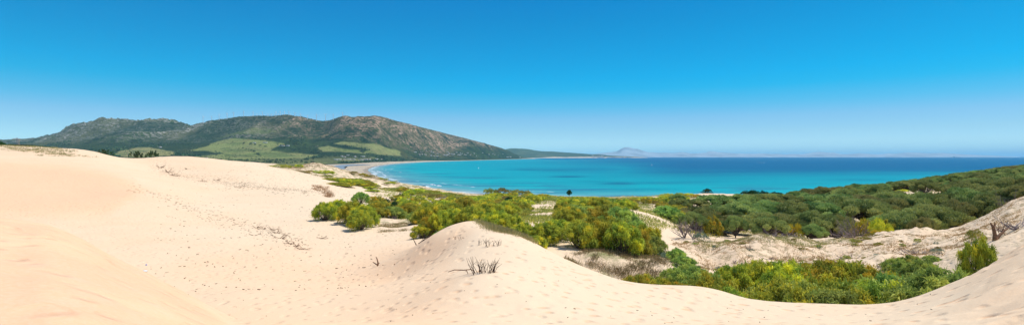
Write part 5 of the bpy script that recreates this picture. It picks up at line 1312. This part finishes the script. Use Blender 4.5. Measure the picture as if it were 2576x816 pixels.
def motorboat(x, y, L, lb):
    Y = H * HW / (y - HOR); t = empty('motor_boat', ((x - HW) / HW * Y, Y, 0), .1); V, F = hull(L, L * .3, L * .1); obj('hull', make_mesh('hull', V, F, M_SAIL), t)
    b_ = boxm(-L * .2, L * .12, -L * .1, L * .1, L * .1 + .05, L * .24); obj('cabin', make_mesh('cabin', b_[0], b_[1], M_SAIL), t)
    V = []; n = 10
    for i in range(n + 1): f = i / n; V += [(-L * .5 - f * L * 5, -L * .1 - f * L * .22, .03), (-L * .5 - f * L * 5, 0, .35 * (1 - f) + .04), (-L * .5 - f * L * 5, L * .1 + f * L * .22, .03)]
    obj('wake', make_mesh('wake', V, [(i * 3 + j, i * 3 + j + 1, i * 3 + 4 + j, i * 3 + 3 + j) for i in range(n) for j in range(2)], mfoam), t); tag(t, lb, 'motor boat')
motorboat(2456, 400.3, 16, 'white motor boat trailing a wake near the right edge'); motorboat(1922, 408.6, 10, 'small motor boat with a short wake in open water')
r = np.random.default_rng(3)
V = []; n1, n2 = 9, 14
for i in range(n1):
    for j in range(n2):
        p_ = math.pi * i / (n1 - 1); t_ = 2 * math.pi * j / n2; k_ = r.uniform(.8, 1.15); V.append((5.5 * k_ * math.sin(p_) * math.cos(t_), 2.6 * k_ * math.sin(p_) * math.sin(t_), 2.3 * k_ * math.cos(p_)))
F = [(i * n2 + j, i * n2 + (j + 1) % n2, (i + 1) * n2 + (j + 1) % n2, (i + 1) * n2 + j) for i in range(n1 - 1) for j in range(n2)]
X, Y = XY(1063, 735); tag(obj('shore_rock', make_mesh('shore_rock', V, F, simple_mat('wet_rock', (.045, .042, .04), .5, .4, .6), True), None, (X, Y, .4)), 'dark rock lying at the edge of the sea beyond the scrub', 'rock')
# people on the beach: one standing body mesh
def person_mesh(col):
    segs = [([(0, 0, .86), (0, 0, 1.08), (0, 0, 1.38), (0, 0, 1.48), (0, .0, 1.56), (0, -.01, 1.66), (0, 0, 1.76)], [.15, .13, .18, .06, .09, .105, .04])] + \
           [([(s * .09, 0, .90), (s * .11, -.02, .48), (s * .12, 0, .08), (s * .12, -.12, .02)], [.09, .06, .045, .035]) for s in (-1, 1)] + [([(s * .17, 0, 1.40), (s * .25, 0, 1.12), (s * .27, -.08, .86)], [.05, .04, .03]) for s in (-1, 1)]
    d = merge([tube(a, b_, 8) for a, b_ in segs]); return make_mesh('person_body', d[0], d[1], col, True)
MP = [person_mesh(simple_mat('clothes_%s' % n_, c_, .8, .2, 3)) for n_, c_ in (('dark', (.06, .07, .12)), ('red', (.45, .08, .07)), ('light', (.7, .68, .62)), ('tan', (.35, .20, .13)))]
for i, (x, y, lb) in enumerate([(917,431,'dark clad person near the water at the bay corner'), (897,424,'person in red walking the wide sand flat'), (905,427,'light clad person on the wide sand flat'), (880,422.5,'tanned person beside the lagoon edge'), (953,460,'dark figure walking the near beach below the dunes'), (1003,411,'light clad person on the far curve of the beach'), (960,417,'person in red on the far curve of the beach')]):
    Y = (H - 2.2) * HW / (y - HOR); X = (x - HW) / HW * Y; z = float(hill_z(X, Y)) if Y > 1100 else float(ground_z(X, Y))
    tag(obj('person', MP[i % 4], None, (X, Y, z), i), lb, 'person')
M_BL = simple_mat('kite_blue', (.05, .22, .55), .6, .1); M_YL = simple_mat('kite_orange', (.7, .35, .05), .6, .1)
def parasol(x, y, mat, lb):
    Y = (H - 2.2) * HW / (y - HOR); X = (x - HW) / HW * Y; t = empty('parasol', (X, Y, float(hill_z(X, Y)) if Y > 1100 else float(ground_z(X, Y))))
    V = [(0, 0, 2.6)] + [(1.5 * math.cos(a), 1.5 * math.sin(a), 2.0) for a in np.linspace(0, 2 * math.pi, 9)[:-1]] + [(0, 0, 2.5)]
    obj('canopy', make_mesh('canopy', V, [(0, 1 + j, 1 + (j + 1) % 8) for j in range(8)] + [(9, 1 + (j + 1) % 8, 1 + j) for j in range(8)], mat), t); obj('pole', make_mesh('pole', *tube([(0, 0, -.2), (0, 0, 2.55)], [.04, .03], 6)[:2], M_STEEL), t); tag(t, lb, 'parasol')
parasol(894, 425.5, M_BL, 'blue beach shade standing on the wide sand flat'); parasol(899, 423.6, M_BL, 'second blue beach shade just beyond the first'); parasol(920, 420.5, M_YL, 'orange beach shade near the curve of the shore')
# ================================================================ CAMERA, SKY, SUN, HAZE
cam = bpy.data.cameras.new('camera'); co = bpy.data.objects.new('camera', cam); COL.objects.link(co)
co.location = (0, 0, H); co.rotation_euler = (math.radians(90), 0, 0)
cam.sensor_fit = 'HORIZONTAL'; cam.sensor_width = 36; cam.lens = 18.0       # 90 degrees across
cam.shift_y = -(408 - HOR) / 2576.0
cam.clip_start = .1; cam.clip_end = 400000
scene.camera = co

SUN_EL, SUN_AZ = 65.0, 78.0        # azimuth clockwise from +Y (view direction)
sd_ = Vector((math.cos(math.radians(SUN_EL)) * math.sin(math.radians(SUN_AZ)), math.cos(math.radians(SUN_EL)) * math.cos(math.radians(SUN_AZ)), math.sin(math.radians(SUN_EL))))
sun = bpy.data.lights.new('sun', 'SUN'); so = bpy.data.objects.new('sun', sun); COL.objects.link(so)
so.rotation_euler = sd_.to_track_quat('Z', 'Y').to_euler(); so.location = (0, -20, 120)
sun.energy = 4.3; sun.angle = math.radians(.5); sun.color = (1, .955, .88)

w = bpy.data.worlds.new('World'); scene.world = w; w.use_nodes = True
nt = w.node_tree; nt.nodes.clear(); k = NB(nt)
sky = k.n('ShaderNodeTexSky'); sky.sky_type = 'NISHITA'; sky.sun_disc = False
sky.sun_elevation = math.radians(SUN_EL); sky.sun_rotation = math.radians(SUN_AZ)
sky.altitude = 0; sky.air_density = 1.0; sky.dust_density = .4; sky.ozone_density = 3.0
tc = k.n('ShaderNodeTexCoord'); mp = k.n('ShaderNodeMapping'); mp.vector_type = 'NORMAL' if False else 'POINT'
mp.inputs['Scale'].default_value = (1, 1, 3.2)
k.l(tc.outputs['Generated'], mp.inputs['Vector'])
nm = k.n('ShaderNodeVectorMath', operation='NORMALIZE'); k.l(mp.outputs[0], nm.inputs[0]); k.l(nm.outputs[0], sky.inputs['Vector'])
# clear Atlantic air: the tint over the plain sky model deepens a little above the horizon
sx_ = k.n('ShaderNodeSeparateXYZ'); k.l(tc.outputs['Generated'], sx_.inputs[0])
ramp = k.n('ShaderNodeValToRGB'); k.l(sx_.outputs[2], ramp.inputs[0]); cr = ramp.color_ramp
RT = [(0, .82, 1.30, 1.70), (.010, .82, 1.21, 1.49), (.026, 1.06, 1.33, 1.34), (.045, 1.02, 1.32, 1.24), (.072, .90, 1.38, 1.34), (.095, .44, 1.45, 1.44), (.126, .05, 1.50, 1.57),
      (.148, .0, 1.48, 1.64), (.193, .0, 1.33, 1.58), (.25, .0, 1.14, 1.46), (.30, .0, .99, 1.40), (.55, .9, 1.1, 1.35)]
while len(cr.elements) < len(RT): cr.elements.new(.5)
for i_, (p_, r_, g_, b_) in enumerate(RT):
    cr.elements[i_].position = p_; cr.elements[i_].color = (r_ / 2.2, g_ / 2.2, b_ / 2.2, 1)
mu_ = k.n('ShaderNodeVectorMath', operation='MULTIPLY'); k.l(sky.outputs[0], mu_.inputs[0]); k.l(ramp.outputs[0], mu_.inputs[1])
m2_ = k.n('ShaderNodeVectorMath', operation='SCALE'); k.l(mu_.outputs[0], m2_.inputs[0]); m2_.inputs['Scale'].default_value = 2.2
bg = k.n('ShaderNodeBackground'); k.l(m2_.outputs[0], bg.inputs[0]); k.l(k.rng(sx_.outputs[0], -.75, .75, .134, .101, False), bg.inputs[1])
ow = k.n('ShaderNodeOutputWorld'); k.l(bg.outputs[0], ow.inputs[0])

# the air itself: one closed box of thin even haze
HZX, HZY0, HZY1 = 170000, -3000, 152000
hv = [(x, y, z) for x in (-HZX, HZX) for y in (HZY0, HZY1) for z in (-30, 690)]
hf = [(0, 1, 3, 2), (4, 6, 7, 5), (0, 4, 5, 1), (2, 3, 7, 6), (0, 2, 6, 4), (1, 5, 7, 3)]
mh = bpy.data.materials.new('haze'); mh.use_nodes = True; mh.node_tree.nodes.clear(); k = NB(mh.node_tree)
pv = k.n('ShaderNodeVolumePrincipled'); pv.inputs['Color'].default_value = (.46, .84, 1, 1); pv.inputs['Density'].default_value = 2.2e-5; pv.inputs['Anisotropy'].default_value = .0
k.l(pv.outputs[0], k.n('ShaderNodeOutputMaterial').inputs['Volume'])
if HAZE:
    tag(obj('haze', make_mesh('haze', hv, hf, mh)), 'thin sea haze that fades the far coast', kind='stuff')

scene.view_settings.view_transform = 'Standard'; scene.view_settings.look = 'None'
scene.view_settings.exposure = 0.0; scene.view_settings.gamma = 1.0
scene.cycles.max_bounces = 6; scene.cycles.diffuse_bounces = 3; scene.cycles.glossy_bounces = 2
scene.cycles.transmission_bounces = 3; scene.cycles.transparent_max_bounces = 8; scene.cycles.volume_bounces = 3
scene.cycles.use_denoising = True; scene.cycles.denoising_input_passes = 'RGB_ALBEDO_NORMAL'; scene.cycles.denoising_prefilter = 'ACCURATE'
